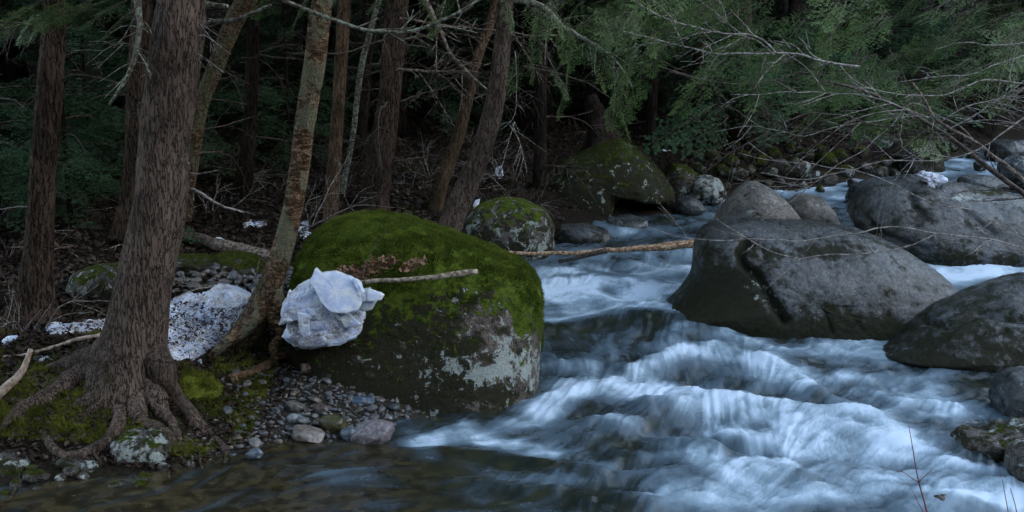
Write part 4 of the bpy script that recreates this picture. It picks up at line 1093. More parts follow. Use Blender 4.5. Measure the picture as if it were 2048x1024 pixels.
tree("leaning_tree", "thinner speckled trunk leaning right, behind the other leaning one", [(975, 60, 22), (950, 130, 24), (935, 200, 26), (920, 260, 28), (900, 320, 30), (880, 380, 32), (868, 430, 38)], 14.6, M_slim, ns=50, n=160, seed=7, lobes=0, branches=5, bz=(1.2, 3), extra_top=5)
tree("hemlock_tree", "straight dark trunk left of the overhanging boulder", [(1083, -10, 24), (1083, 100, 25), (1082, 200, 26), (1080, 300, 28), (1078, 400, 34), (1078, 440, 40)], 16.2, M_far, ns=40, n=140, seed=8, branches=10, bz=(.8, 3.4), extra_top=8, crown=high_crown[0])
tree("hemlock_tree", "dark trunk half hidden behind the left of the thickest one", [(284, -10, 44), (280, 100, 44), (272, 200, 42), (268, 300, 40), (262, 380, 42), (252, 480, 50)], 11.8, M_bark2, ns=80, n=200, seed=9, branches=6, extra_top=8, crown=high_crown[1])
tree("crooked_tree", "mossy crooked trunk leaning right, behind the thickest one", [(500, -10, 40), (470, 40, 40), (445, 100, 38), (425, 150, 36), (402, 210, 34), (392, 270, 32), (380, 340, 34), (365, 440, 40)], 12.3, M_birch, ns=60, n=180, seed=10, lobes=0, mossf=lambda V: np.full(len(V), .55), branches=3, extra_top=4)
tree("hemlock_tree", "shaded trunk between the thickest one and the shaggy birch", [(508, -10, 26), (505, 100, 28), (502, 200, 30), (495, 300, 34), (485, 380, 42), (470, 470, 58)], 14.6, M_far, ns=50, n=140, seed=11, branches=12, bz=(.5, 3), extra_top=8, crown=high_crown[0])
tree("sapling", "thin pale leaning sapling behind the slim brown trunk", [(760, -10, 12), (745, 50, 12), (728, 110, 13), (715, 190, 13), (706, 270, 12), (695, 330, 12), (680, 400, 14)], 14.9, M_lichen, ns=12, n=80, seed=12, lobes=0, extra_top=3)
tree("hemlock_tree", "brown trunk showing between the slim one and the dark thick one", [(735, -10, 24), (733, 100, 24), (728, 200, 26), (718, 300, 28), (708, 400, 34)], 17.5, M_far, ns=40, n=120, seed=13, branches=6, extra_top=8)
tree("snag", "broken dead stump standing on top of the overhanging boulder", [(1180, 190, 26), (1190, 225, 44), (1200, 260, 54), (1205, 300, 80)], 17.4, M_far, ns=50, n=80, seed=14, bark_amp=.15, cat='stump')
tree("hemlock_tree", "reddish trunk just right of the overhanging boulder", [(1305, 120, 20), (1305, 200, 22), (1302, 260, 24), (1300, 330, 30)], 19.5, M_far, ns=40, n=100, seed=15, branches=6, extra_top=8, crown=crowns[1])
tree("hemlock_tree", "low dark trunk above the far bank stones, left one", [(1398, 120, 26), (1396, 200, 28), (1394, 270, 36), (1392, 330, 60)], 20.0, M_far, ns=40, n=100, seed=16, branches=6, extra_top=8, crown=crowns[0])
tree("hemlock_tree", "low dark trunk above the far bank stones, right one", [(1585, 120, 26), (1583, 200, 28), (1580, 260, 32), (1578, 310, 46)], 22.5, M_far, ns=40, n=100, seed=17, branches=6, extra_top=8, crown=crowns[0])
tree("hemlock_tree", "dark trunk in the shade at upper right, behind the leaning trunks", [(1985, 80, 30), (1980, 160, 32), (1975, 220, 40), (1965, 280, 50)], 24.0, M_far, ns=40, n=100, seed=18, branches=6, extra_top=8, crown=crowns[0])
# background trees, scattered through the wood
rs = np.random.default_rng(77)
k = 0; tries = 0; placed = []
while k < 88 and tries < 4000:
    tries += 1
    y = rs.uniform(14.5, 46) if k < 66 else rs.uniform(16, 30); x = rs.uniform(-.56, .60) * y
    s = float(sdist(x, y)[0])
    if s < 2.2: continue
    if any((x - a) ** 2 + (y - b) ** 2 < (.9 + .02 * y) ** 2 for a, b in placed): continue
    pb = proj(x, y, float(Tz(x, y)))
    if y < 19 and 560 < pb[0] < 1150: continue
    placed.append((x, y))
    small = (k % 3 == 1)
    b = np.array([x, y, float(Tz(x, y)) - .05])
    w = rs.uniform(.10, .30) if not small else rs.uniform(.03, .06)
    H = rs.uniform(12, 15) if not small else rs.uniform(3, 5.5)
    e_ = empty("hemlock_tree" if not small else "young_hemlock", b, "one of the many shaded hemlock trees deep in the wood" if not small else "one of the low young hemlocks growing among the trunks", "tree", "shaded trees deep in the wood" if not small else "young hemlocks in the understorey")
    lean = rs.normal(0, .05, 2)
    pth = np.array([[0, 0, 0], [lean[0] * H * .5, lean[1] * H * .5, H * .5], [lean[0] * H, lean[1] * H, H]])
    V, Fq = tube(smooth_path(pth, 30), np.linspace(w * 1.15, w * .3, 30) * (1 + .4 * np.exp(-np.arange(30) / 1.2)), 14, lambda th, L: 1 + .3 * fbm(np.stack([np.cos(th) * 1.5, np.sin(th) * 1.5, L * .8 + k], -1), 3, k))
    link("trunk", mesh_data("trunk", V, Fq, M_far, attrs={'moss': np.full(len(V), -.5)}), e_)
    if not small:
        link("crown", crowns[k % 2], e_, (0, 0, rs.uniform(-.3, 1.2)), (0, 0, rs.uniform(0, 6.28)), (1, 1, rs.uniform(.85, 1.1)))
    else:
        sc = H / 6.0
        link("crown", crowns[2], e_, (0, 0, 0), (0, 0, rs.uniform(0, 6.28)), (sc * 1.1,) * 3)
    k += 1
k = 0
for k in range(34):
    y = rs.uniform(22, 60); x = .5 * y + 3.0 + rs.uniform(0, .38 * y)
    if k < 10: y = rs.uniform(34, 60); x = rs.uniform(.2, .5) * y
    if sdist(x, y)[0] > -3 and k >= 10: continue
    b = np.array([x, y, float(Tz(x, y)) - .05])
    e_ = empty("hemlock_tree", b, "one of the many shaded hemlock trees deep in the wood", "tree", "shaded trees deep in the wood")
    V, Fq = tube(np.array([[0, 0, z] for z in np.linspace(0, 14, 15)]), np.linspace(.2, .04, 15), 10)
    link("trunk", mesh_data("trunk", V, Fq, M_far, attrs={'moss': np.full(len(V), -.5)}), e_)
    link("crown", crowns[k % 2], e_, (0, 0, 0), (0, 0, rs.uniform(0, 6.28)), (1.15, 1.15, 1.1))
# dead twiggy understorey near the trunks, each a bare shrub
M_us = [(150, 620, 10.8), (60, 690, 9.8), (230, 470, 13), (420, 430, 14), (560, 400, 15), (620, 430, 12.5), (860, 330, 16.5), (1000, 330, 16), (1040, 400, 15.2), (820, 380, 15.5), (330, 440, 13.5), (10, 560, 11.5), (480, 340, 16), (940, 260, 19), (720, 360, 16.5)]
for k, (px, py, yd) in enumerate(M_us):
    b = P(px, py + 25, yd)
    e_ = empty("bare_shrub", b, "tangle of thin leafless stems on the shaded forest floor", "shrub", "leafless shrubs on the forest floor")
    rs_ = np.random.default_rng(900 + k)
    for j in range(7):
        a = rs_.uniform(0, 6.28); ll = rs_.uniform(.5, 1.6)
        d = np.array([math.cos(a) * .8, math.sin(a) * .4, rs_.uniform(.2, .9)])
        add_limb(e_, [b, b + d * ll * .5 + rs_.normal(0, .07, 3), b + d * ll + np.array([rs_.normal(0, .2), 0, -.2 * ll])], .006, .002, M_twig_pale if j % 3 == 0 else M_twig_dark, name="stem", seed=k * 11 + j, twigs=6, tlen=.4)

for k, (x, y, c_) in enumerate([(-6.5, 3.0, 0), (-3.5, -3.5, 1), (1.5, -4.5, 0), (5.5, -3.0, 1), (-9, -1, 1), (-1.5, -8, 0), (4, -8, 1), (-9.5, 6, 0)]):  # added unseen trees round the camera, cutting sky light from the front
    b = np.array([x, y, float(Tz(x, y))])
    e_ = empty("hemlock_tree", b, "unseen tall hemlock added on the near side to cut frontal sky light", "tree", "added light-blocking hemlocks around the viewpoint")
    V, Fq = tube(np.array([[0, 0, z] for z in np.linspace(0, 15, 16)]), np.linspace(.2, .04, 16), 14)
    link("trunk", mesh_data("trunk", V, Fq, M_bark2, attrs={'moss': np.full(len(V), -.5)}), e_)
    link("crown", high_crown[c_], e_, (0, 0, 0), (0, 0, k * 1.3), (1.15, 1.15, 1.1))
# overhanging boughs: hemlock on the near right bank and one on the left bank, trunks out of frame above or beside
def bough_on(parent, me, p, az, pitch, roll, sc):
    o = link("bough", me, parent, tuple(float(q) for q in (np.array(p) - np.array(parent.location))), (R(roll), R(pitch), R(az)), (sc, sc, sc))
    return o
def simple_trunk(e_, b, H, w, lean=(0, 0)):
    pth = np.array([b, b + np.array([lean[0] * .5, lean[1] * .5, H * .5]), b + np.array([lean[0], lean[1], H])])
    V, Fq = tube(smooth_path(pth, 40), np.linspace(w, w * .4, 40), 24, lambda th, L: 1 + .3 * fbm(np.stack([np.cos(th) * 1.5, np.sin(th) * 1.5, L * 2], -1), 3, 5))
    link("trunk", mesh_data("trunk", V - b, Fq, M_bark2, attrs={'moss': np.full(len(V), -.5)}), e_)
rs = np.random.default_rng(4)
# right canopy
b = np.array([8.6, 13.5, float(Tz(8.6, 13.5))])
rt = empty("hemlock_tree", b, "hemlock reaching its green boughs over the stream from the upper right", "tree")
simple_trunk(rt, b, 9, .22)
src = np.array([8.6, 13.5, 0])
def zone(parent, n, x0, x1, ylo, yhi, d0, d1, meshes, sc0, sc1, azf, pit=(5, 40), r_=rs):
    for k in range(n):
        px = r_.uniform(x0, x1); u = (px - x0) / (x1 - x0)
        py = r_.uniform(ylo(u) if callable(ylo) else ylo, yhi(u) if callable(yhi) else yhi)
        p = P(px, py, r_.uniform(d0, d1))
        bough_on(parent, meshes[r_.integers(len(meshes))], p, azf + r_.normal(0, 35), r_.uniform(*pit), r_.normal(0, 30), r_.uniform(sc0, sc1))
zone(rt, 70, 1440, 2120, -60, lambda u: 120 + 70 * math.sin(u * 3), 10.5, 14, near_sprays, .5, 1.05, 180)
b = np.array([4.2, 20.5, float(Tz(4.2, 20.5))])
ct = empty("hemlock_tree", b, "hemlock spreading green boughs over the top centre, above the cracked boulder", "tree")
simple_trunk(ct, b, 11, .2)
zone(ct, 30, 1180, 1620, -60, 70, 12, 15.5, near_sprays, .5, 1.0, 200)
zone(ct, 20, 1330, 1800, 90, 230, 16.5, 20.5, mid_sprays, .6, 1.0, 200)
# cluster of boughs hanging down at centre, right of the leaning trunk
b = np.array([2.4, 12.4, 8.0])
# the hanging cluster belongs to the leaning tree
hang = [(1250, 20, 11.0), (1240, 60, 11.2), (1200, 40, 11.1), (1270, 100, 11.0), (1230, 110, 11.1), (1265, 150, 11.0), (1240, 165, 11.1), (1245, 205, 11.0), (1235, 230, 11.0), (1290, 130, 11.3), (1215, 140, 11.3), (1150, 90, 11.4), (1130, 60, 11.5), (1080, 40, 11.3), (1060, 90, 11.2), (1040, 110, 11.2), (1110, 150, 11.6), (1135, 185, 11.6), (1300, 60, 11.5), (1170, 10, 11.3), (1010, 5, 11.2), (900, -8, 11), (830, -8, 11), (1280, 30, 11.2), (1100, 10, 11.3), (1320, 20, 11.4), (1225, 80, 11.3), (1255, 190, 11.1), (1190, 100, 11.5), (1345, 90, 11.8), (1060, 20, 11.3), (1290, 190, 11.9)]
add_limb(leanr, pxpath([(1010, -5, 12.5), (1080, 10, 12), (1130, 55, 11.6), (1180, 85, 11.4), (1230, 120, 11.2), (1265, 175, 11.1)], 12), .035, .008, M_lichen, seed=44, twigs=14, tlen=.5)
add_limb(leanr, pxpath([(1050, 132, 12.4), (1110, 145, 12), (1170, 165, 11.8), (1230, 200, 11.6)], 12), .016, .004, M_twig_dark, seed=45, twigs=8, tlen=.4)
for k, (a, c, d) in enumerate(hang):
    p = P(a, c - 12, d)
    bough_on(leanr, near_sprays[k % 5], p, rs.uniform(-60, 60) + (180 if k % 2 else 0), rs.uniform(35, 75), rs.normal(0, 25), rs.uniform(.32, .5))
# upper-left sprays in front of the left trunks
for k, (a, c, d) in enumerate([(190, 8, 8.2), (225, 5, 8.2), (255, 12, 8.2), (150, 18, 8.3), (110, 30, 8.3), (80, 45, 8.4), (60, 15, 8.4), (200, 25, 8.3), (-10, 165, 8.6), (-20, 150, 8.6), (280, 20, 8.2), (130, 5, 8.3), (90, 8, 8.2)]):
    bough_on(big, near_sprays[k % 5], P(a, c - 10, d), 180 + rs.uniform(-30, 30), rs.uniform(5, 35), rs.normal(0, 25), rs.uniform(.25, .42))
for k, (a, c) in enumerate([(620, -5), (680, -8), (560, -10), (790, -10)]):
    bough_on(birch_t, near_sprays[k % 5], P(a, c - 8, 8.9), 200 + rs.uniform(-60, 60), rs.uniform(20, 50), rs.normal(0, 25), .3)
# left-bank trees whose crowns close the view over the forest (boughs in the mid distance)
for k, (px, py, yd) in enumerate([(20, 520, 14.5), (190, 480, 15.5), (430, 380, 17), (580, 350, 17.5), (880, 300, 21), (1030, 290, 22), (0, 450, 13), (330, 360, 19), (640, 300, 22), (150, 560, 12.5), (300, 470, 15.0)]):
    b = P(px, py, yd); b[2] = float(Tz(b[0], b[1])) - .03
    e_ = empty("young_hemlock", b, "one of the low young hemlocks growing among the trunks", "tree", "young hemlocks in the understorey")
    V, Fq = tube(np.linspace([0, 0, 0], [0, 0, 4.5], 10), np.linspace(.035, .01, 10), 8)
    link("trunk", mesh_data("trunk", V, Fq, M_far, attrs={'moss': np.full(len(V), -.5)}), e_)
    sc = rs.uniform(.6, .9)
    link("crown", crowns[2], e_, (0, 0, 0), (0, 0, rs.uniform(0, 6.28)), (sc, sc, sc))

# ------------------------------------------------------------------ bare branches over the river
b = np.array([6.2, 9.6, float(Tz(6.2, 9.6))])
bt = empty("bare_tree", b, "leafless tree off the right edge sending long pale branches over the boulders", "tree")
simple_trunk(bt, b, 5, .09, (-.5, 0))
def hub(z): return np.array([6.2 - .1 * z, 9.6, z])
BR = [
 ([(2100, 515), (2048, 498), (1994, 483), (1884, 468), (1760, 456), (1702, 470), (1629, 479), (1501, 479), (1417, 482), (1355, 474), (1300, 457)], .010, .0035, 6, 9.0),
 ([(1866, 468), (1826, 490), (1775, 501), (1720, 510), (1658, 510), (1610, 517), (1574, 512), (1519, 492), (1483, 472), (1446, 448), (1420, 425)], .007, .0025, 5, 9.0),
 ([(2100, 495), (2048, 472), (1994, 445), (1939, 419), (1866, 405), (1811, 379), (1756, 353), (1694, 339), (1629, 330), (1526, 317), (1475, 304)], .008, .003, 9, 9.4),
 ([(2100, 205), (2048, 237), (1994, 273), (1943, 306), (1884, 322), (1840, 324), (1775, 320), (1720, 333), (1665, 350), (1592, 359), (1519, 346)], .010, .003, 9, 9.2),
 ([(2100, 95), (2048, 110), (1994, 128), (1957, 144), (1866, 155), (1800, 165)], .009, .003, 5, 9.2),
 ([(2100, 78), (2048, 84), (1976, 88), (1928, 82), (1870, 100)], .007, .003, 4, 9.2),
 ([(2100, 175), (2048, 168), (1957, 164), (1928, 179), (1884, 188), (1830, 192), (1793, 188), (1738, 175), (1702, 157), (1680, 130)], .011, .004, 7, 9.3)]
for k, (pts, r0, r1, tw, yd) in enumerate(BR):
    q = pxpath(pts, yd)
    if pts[0][0] > 2090: q = [hub(q[0][2] - .1)] + q
    add_limb(bt, q, r0, r1, M_twig_pale, seed=60 + k, twigs=int(tw * .9), tlen=.35, jit=.012)
# two leaning dark trunks
p0 = P(2180, 500, 9.9)
lt = empty("leaning_snag", p0, "upper one of two dark trunks leaning in from the right edge", "tree")
add_limb(lt, pxpath([(2180, 500), (2110, 422), (2048, 362), (2012, 329), (1957, 289), (1921, 267), (1870, 237), (1848, 197), (1826, 164)], 9.9), .030, .009, M_log, name="trunk", seed=70, jit=.012, ns=12)
LB = [([(1855, 222), (1800, 250), (1738, 247), (1676, 229), (1629, 225), (1577, 240), (1537, 262), (1483, 291), (1428, 328), (1388, 364), (1357, 392)], .010, .003, 12),
      ([(1870, 237), (1800, 215), (1757, 197), (1694, 188), (1610, 186), (1548, 184), (1519, 190), (1461, 190)], .009, .003, 12),
      ([(1860, 215), (1822, 205), (1782, 252), (1720, 303), (1665, 336), (1621, 372), (1570, 410), (1520, 440)], .007, .002, 8),
      ([(1921, 267), (1840, 262), (1760, 250), (1700, 270), (1640, 262), (1560, 250)], .008, .003, 12),
      ([(1900, 258), (1960, 225), (2010, 190), (2060, 150)], .010, .004, 12), ([(1880, 245), (1930, 215), (1990, 200), (2070, 205)], .007, .003, 12),
      ([(1849, 222), (1850, 200), (1900, 165), (1960, 120), (2040, 60)], .007, .003, 9), ([(1870, 240), (1850, 300), (1800, 345), (1770, 400)], .005, .002, 6),
      ([(1957, 289), (1900, 240), (1800, 235), (1700, 250), (1600, 270), (1500, 250), (1430, 262)], .007, .002, 12)]
for k, (pts, r0, r1, tw) in enumerate(LB):
    add_limb(lt, pxpath(pts, 9.9), r0 * .85, r1, M_twig_pale if k % 3 else M_twig_dark, seed=80 + k, twigs=int(tw * .9), tlen=.6)
p0 = P(2180, 520, 10.1)
lt2 = empty("leaning_snag", p0, "lower one of two dark trunks leaning in from the right edge", "tree")
add_limb(lt2, pxpath([(2180, 480), (2110, 428), (2048, 387), (1994, 347), (1939, 307), (1859, 248), (1780, 205), (1720, 180), (1650, 165)], 10.1), .03, .012, M_twig_dark, name="trunk", seed=71, jit=.012, ns=12, twigs=10, tlen=.6)
# pale branches at top centre
b = np.array([3.2, 11.3, 5.2])
pb = empty("bare_branch", P(1700, 120, 10), "pale forked branch crossing the green boughs at top centre", "branch")
for k, (pts, r0, r1, tw) in enumerate([([(1720, 135), (1676, 126), (1643, 121), (1603, 111), (1548, 108), (1494, 106), (1428, 106), (1366, 93), (1300, 75), (1240, 60)], .013, .004, 10),
     ([(1552, 106), (1537, 89), (1519, 77), (1494, 69), (1453, 68), (1391, 55), (1337, 40), (1290, 12), (1250, -15)], .009, .004, 8),
     ([(1548, 108), (1500, 75), (1430, 120), (1410, 160)], .004, .002, 4), ([(1500, 80), (1450, 40), (1400, 0)], .004, .002, 4)]):
    add_limb(pb, pxpath(pts, 10), r0, r1, M_twig_pale, seed=110 + k, twigs=tw, tlen=.4)
db = empty("mossy_branch", P(1410, 160, 13), "dark drooping mossy branch below the pale forked one", "branch")
add_limb(db, pxpath([(1340, 140), (1410, 161), (1500, 168), (1556, 161), (1592, 148), (1665, 150), (1740, 140)], 13), .02, .008, M_twig_dark, seed=120, twigs=16, tlen=.5, down=.5)
b9 = empty("dead_branch", P(850, 0, 11.5), "dead branch slanting down from the top, left of the leaning trunk", "branch")
add_limb(b9, pxpath([(845, -10), (880, 60), (905, 110), (940, 150), (975, 180)], 11.5), .022, .010, M_log, seed=121, twigs=8, tlen=.4)
b10 = empty("dead_branch", P(820, 40, 12.8), "long level dead branch at the top between the dark and the leaning trunks", "branch")
add_limb(b10, pxpath([(800, 35), (880, 50), (980, 60), (1060, 70), (1130, 72)], 12.8), .018, .008, M_log, seed=122, twigs=12, tlen=.5)
b11 = empty("mossy_branch", P(800, 140, 13.2), "mossy level branch half way up, between the dark and the leaning trunks", "branch")
add_limb(b11, pxpath([(790, 138), (850, 142), (910, 143), (960, 146)], 13.2), .022, .012, M_log, seed=123, twigs=12, tlen=.6)
vn = empty("hanging_vines", P(1045, 220, 13), "thin bare vines hanging left of the overhanging boulder", "vine")
for k, pts in enumerate([[(1030, 100), (1032, 180), (1025, 240), (1000, 262)], [(1025, 245), (1045, 300), (1052, 345)], [(1028, 245), (1015, 300), (1000, 350)], [(1020, 250), (1040, 290), (1030, 350)], [(1090, 130), (1095, 60), (1095, 110), (1110, 140)]]):
    add_limb(vn, pxpath(pts, 13), .006, .004, M_twig_pale, name="stem", seed=130 + k, twigs=3, tlen=.3)

# ------------------------------------------------------------------ logs and sticks
def stick(name, label, rows, Yd, r0, r1, mat, cat='stick', seed=0, ns=12, jit=.01, **kw):
    q = pxpath(rows, Yd)
    if name in ('splintered_log', 'weathered_plank_log', 'thin_stick', 'pale_stick', 'rotten_log'):
        q = [hitf(r[0], r[1], lambda x, y: max(float(Tz(x, y)), 0) + max(r0, r1) * 1.3, 6.8, 30) for r in rows]
    e = np.array(q[0])
    mb = limb(q, r0, r1, seed=seed, ns=ns, jit=jit, **kw)
    o = link(name, mb.data(name, mat, off=e), None, tuple(e))
    return tag(o, label, cat)
stick("birch_stick", "peeling pale stick lying across the face of the largest boulder", [(715, 565, 9.02), (780, 560, 8.98), (860, 554, 8.98), (920, 548, 9.03), (955, 543, 9.1)], 9.0, .016, .026, M_stick, seed=1)
stick("thin_twig", "thin dark twig standing in the moss of the largest boulder", [(722, 560, 9.03), (738, 515, 9.15), (752, 490, 9.2), (775, 460, 9.25)], 9.1, .005, .003, M_twig_dark, seed=2, ns=6)
stick("fallen_log", "wet orange log lying across the stream between the boulders", [(1000, 505, 13.3), (1090, 507, 13.3), (1150, 506, 13.2), (1220, 500, 13.1), (1300, 497, 13.0), (1410, 487, 12.9), (1440, 484, 12.9)], 13.2, .020, .045, M_streamlog, 'log', seed=3)
stick("dark_log", "short dark log wedged under the wet orange one", [(1120, 522, 13.1), (1150, 515, 13.0), (1190, 508, 12.95), (1215, 502, 12.95)], 13, .022, .032, M_twig_dark, 'log', seed=4)
stick("side_branch", "paler second stem lying along the wet orange log", [(1240, 500, 13.2), (1300, 492, 13.1), (1360, 486, 13.0), (1420, 480, 12.9)], 13.2, .02, .028, M_streamlog, 'log', seed=5)
stick("rotten_log", "dark rotten log lying behind the snow, left of the shaggy birch", [(355, 468, 11.2), (400, 478, 11.1), (450, 492, 11.1), (500, 505, 11.0), (560, 520, 11.0)], 11, .06, .075, M_log, 'log', seed=6, ns=16, jit=.02)
stick("splintered_log", "orange log with a splintered end lying on the gravel bar", [(462, 758, 9.2), (500, 742, 9.25), (560, 718, 9.4), (620, 700, 9.7)], 9.3, .034, .038, M_orange, 'log', seed=7, ns=14, jit=.02)
for k in range(6): pass
sp_o = [o for o in bpy.data.objects if o.name.startswith("splintered_log")][0]
mb = MB()
for k in range(16):
    a = np.array(sp_o.location) + np.array([.02 + rs.normal(0, .012), 0, rs.normal(0, .03)]); e2 = a + np.array([-.02 + rs.normal(0, .02), -.03, -.10 - rs.random() * .08])
    V, Fq = tube(np.linspace(a, e2, 4), np.array([.012, .009, .005, .001]), 4); mb.add(V, Fq)
link("splinters", mb.data("splinters", M_orange, off=np.array(sp_o.location)), sp_o)
stick("thin_stick", "thin pale stick lying along the splintered log", [(475, 752, 9.1), (520, 734, 9.1), (560, 728, 9.1), (600, 728, 9.1)], 9.1, .008, .006, M_stick, seed=8)
stick("weathered_plank_log", "weathered flat log between the gravel bar and the largest boulder", [(600, 738, 9.6), (640, 735, 9.5), (690, 742, 9.4), (722, 742, 9.3)], 9.5, .045, .03, M_log, 'log', seed=9)
stick("driftwood", "thick bare driftwood piece pointing up at the left edge", [(-30, 815, 8.1), (5, 785, 8.15), (35, 755, 8.2), (52, 725, 8.25), (62, 698, 8.3)], 8.2, .045, .018, M_drift, 'driftwood', seed=10)
stick("pale_stick", "long pale curved stick on the bank behind the driftwood", [(-10, 712, 9.4), (40, 712, 9.35), (90, 700, 9.3), (130, 685, 9.3), (190, 674, 9.25), (215, 660, 9.3)], 9.3, .010, .026, M_drift, 'stick', seed=11)
stick("water_twig", "forked thin twig dipping into the water at the lower left corner", [(-10, 975, 7.7), (20, 985, 7.65), (60, 985, 7.6), (95, 1005, 7.6), (125, 1020, 7.6)], 7.7, .008, .004, M_twig_pale, seed=12, twigs=4, tlen=.15)
stick("bank_twig", "grey twig with a fork above the stone awash", [(185, 1005, 7.7), (205, 985, 7.7), (225, 955, 7.75), (238, 925, 7.8)], 7.7, .009, .003, M_twig_pale, seed=13, twigs=3, tlen=.12)
for k in range(26):
    a = rs.uniform(60, 560); c = rs.uniform(400, 600)
    p = GT(a, c); d = rs.normal(size=2); d /= np.linalg.norm(d); l_ = rs.uniform(.2, .7)
    q = [p + [0, 0, .02], p + [d[0] * l_ / 2, d[1] * l_ / 2, .05], p + [d[0] * l_, d[1] * l_, .03]]
    mb = limb(q, .008, .004, seed=300 + k, twigs=2, tlen=.2)
    tag(link("fallen_twig", mb.data("fallen_twig", M_twig_pale if k % 2 else M_log, off=p), None, tuple(p)), "fallen twig lying on the leaf litter of the left bank", "twig", "fallen twigs on the forest floor")
# red twigs, near right
rd = P(1840, 1060, 6.3)
r1 = empty("red_twig", rd, "tall forked red twig rising over the foam at the bottom right", "twig")
add_limb(r1, pxpath([(1862, 1060), (1850, 1010), (1838, 965), (1828, 910), (1817, 850)], 6.3), .0055, .002, M_red, name="stem", seed=1, jit=.002)
add_limb(r1, pxpath([(1837, 965), (1818, 952), (1800, 940)], 6.3), .003, .0015, M_red, seed=2, jit=.001)
add_limb(r1, pxpath([(1838, 963), (1852, 950), (1867, 936)], 6.3), .003, .0015, M_red, seed=3, jit=.001)
add_limb(r1, pxpath([(1858, 1045), (1840, 1012), (1825, 982)], 6.3), .003, .0015, M_red, seed=4, jit=.001)
r2 = empty("red_twig", P(2025, 1060, 6.3), "short pair of dark red twigs in the bottom right corner", "twig")
add_limb(r2, pxpath([(2022, 1060), (2012, 1000), (2002, 948)], 6.3), .004, .0015, M_red, name="stem", seed=5, jit=.001)
add_limb(r2, pxpath([(2040, 1060), (2030, 1010), (2020, 975)], 6.3), .004, .002, M_red, name="stem", seed=6, jit=.001)

# ------------------------------------------------------------------ ice and snow
def leaves(n, xf, mat, name, size=(.02, .045), parent=None, lift=.012, pts=None, kind='stuff'):
    if pts is None: pts = xf(n)
    n = len(pts)
    a = rng.uniform(0, 6.28, n); tl = rng.normal(0, .45, (n, 2)); sz = rng.uniform(*size, n)
    u = np.stack([np.cos(a), np.sin(a), tl[:, 0]], -1) * sz[:, None]
    v = np.stack([-np.sin(a), np.cos(a), tl[:, 1]], -1) * (sz * rng.uniform(.4, .8, n))[:, None]
    cup = np.zeros((n, 3)); cup[:, 2] = rng.uniform(-.3, .5, n) * sz
    V = np.stack([pts - u, pts - v + cup, pts + u, pts + v + cup], 1).reshape(-1, 3)
    V[:, 2] += lift
    base = np.array(parent.location) if parent else np.zeros(3)
    o = link(name, mesh_data(name, V - base, np.arange(len(V)).reshape(-1, 4), mat, False), parent)
    if kind: o['kind'] = kind
    return o
def ice_chunk(name, label, outline, Yd, thick, mat, seed=1, tilt=0.0, rough=.05, e=.5, parent=None, cat='ice', n=90, m=40, facet=.06):
    o, V, Fq, N, A = boulder(name, label, outline, Yd, thick, mat, n=n, m=m, rough=rough, seed=seed, e=e, tilt=tilt, facet=facet, cat=cat, sm=0)
    if mat is M_snow and Yd < 12:
        pp, nn = scatter(V, Fq, 260)
        d_ = leaves(0, None, M_litter, 'debris', (.006, .022), o, .004, pp, 'stuff')
    if parent:
        o.location = tuple(np.array(o.location) - np.array(parent.location)); o.parent = parent
        for k in ('label', 'category'):
            if k in o: del o[k]
    return o
ip = empty("ice_block", P(660, 690, 9.0), "pile of translucent ice slabs leaning on the largest boulder", "ice")
ice_chunk("dirty_base", "", [(562, 665), (575, 640), (620, 622), (680, 610), (730, 615), (738, 640), (722, 665), (690, 682), (640, 690), (590, 685)], 9.05, .30, M_ice2, 301, parent=ip, rough=.10, e=.7, n=140, m=70)
ice_chunk("ice_slab", "", [(566, 640), (570, 600), (590, 578), (625, 562), (660, 570), (672, 600), (650, 630), (610, 632)], 9.0, .20, M_ice2, 302, parent=ip, tilt=.5, rough=.03, e=.4, n=120, m=60)
ice_chunk("ice_slab", "", [(618, 566), (627, 540), (638, 549), (668, 546), (700, 556), (722, 566), (731, 592), (722, 612), (700, 620), (668, 618), (645, 600), (628, 575)], 8.82, .045, M_ice, 303, parent=ip, tilt=.6, rough=.012, e=.18, facet=.01)
for q_ in range(9):
    a_, c_ = [(585, 600), (745, 590), (600, 640), (700, 640), (655, 632), (735, 610), (575, 625), (690, 585), (640, 668)][q_]
    w_ = [26, 20, 22, 24, 30, 16, 16, 20, 26][q_]
    ang_ = np.sort(rng.uniform(0, 6.28, 6)); ol_ = [(a_ + w_ * math.cos(t_) * rng.uniform(.6, 1.2), c_ + w_ * .75 * math.sin(t_) * rng.uniform(.6, 1.2)) for t_ in ang_]
    ice_chunk("ice_slab", "", ol_, 8.74 + .02 * q_, .03, M_ice if q_ % 2 else M_ice2, 360 + q_, parent=ip, tilt=float(rng.uniform(-.3, .8)), rough=.012, e=.2, facet=.01, n=60, m=20)
ice_chunk("ice_slab", "", [(705, 560), (712, 558), (732, 585), (738, 600), (728, 602), (712, 585)], 8.78, .03, M_ice, 304, parent=ip, tilt=.3, rough=.03, e=.4, n=50, m=24)
ice_chunk("ice_slab", "", [(718, 580), (740, 575), (755, 600), (745, 618), (725, 622), (715, 605)], 8.85, .06, M_ice, 305, parent=ip, rough=.02, e=.25, facet=.01, n=60, m=30)
ice_chunk("ice_slab", "", [(600, 660), (606, 645), (620, 648), (622, 668), (608, 676)], 8.78, .05, M_ice, 306, parent=ip, e=.3, rough=.02, n=50, m=24)
ice_chunk("ice_slab", "", [(650, 684), (690, 675), (718, 668), (712, 676), (680, 690), (655, 692)], 8.85, .06, M_ice, 307, parent=ip, e=.5, n=60, m=30)
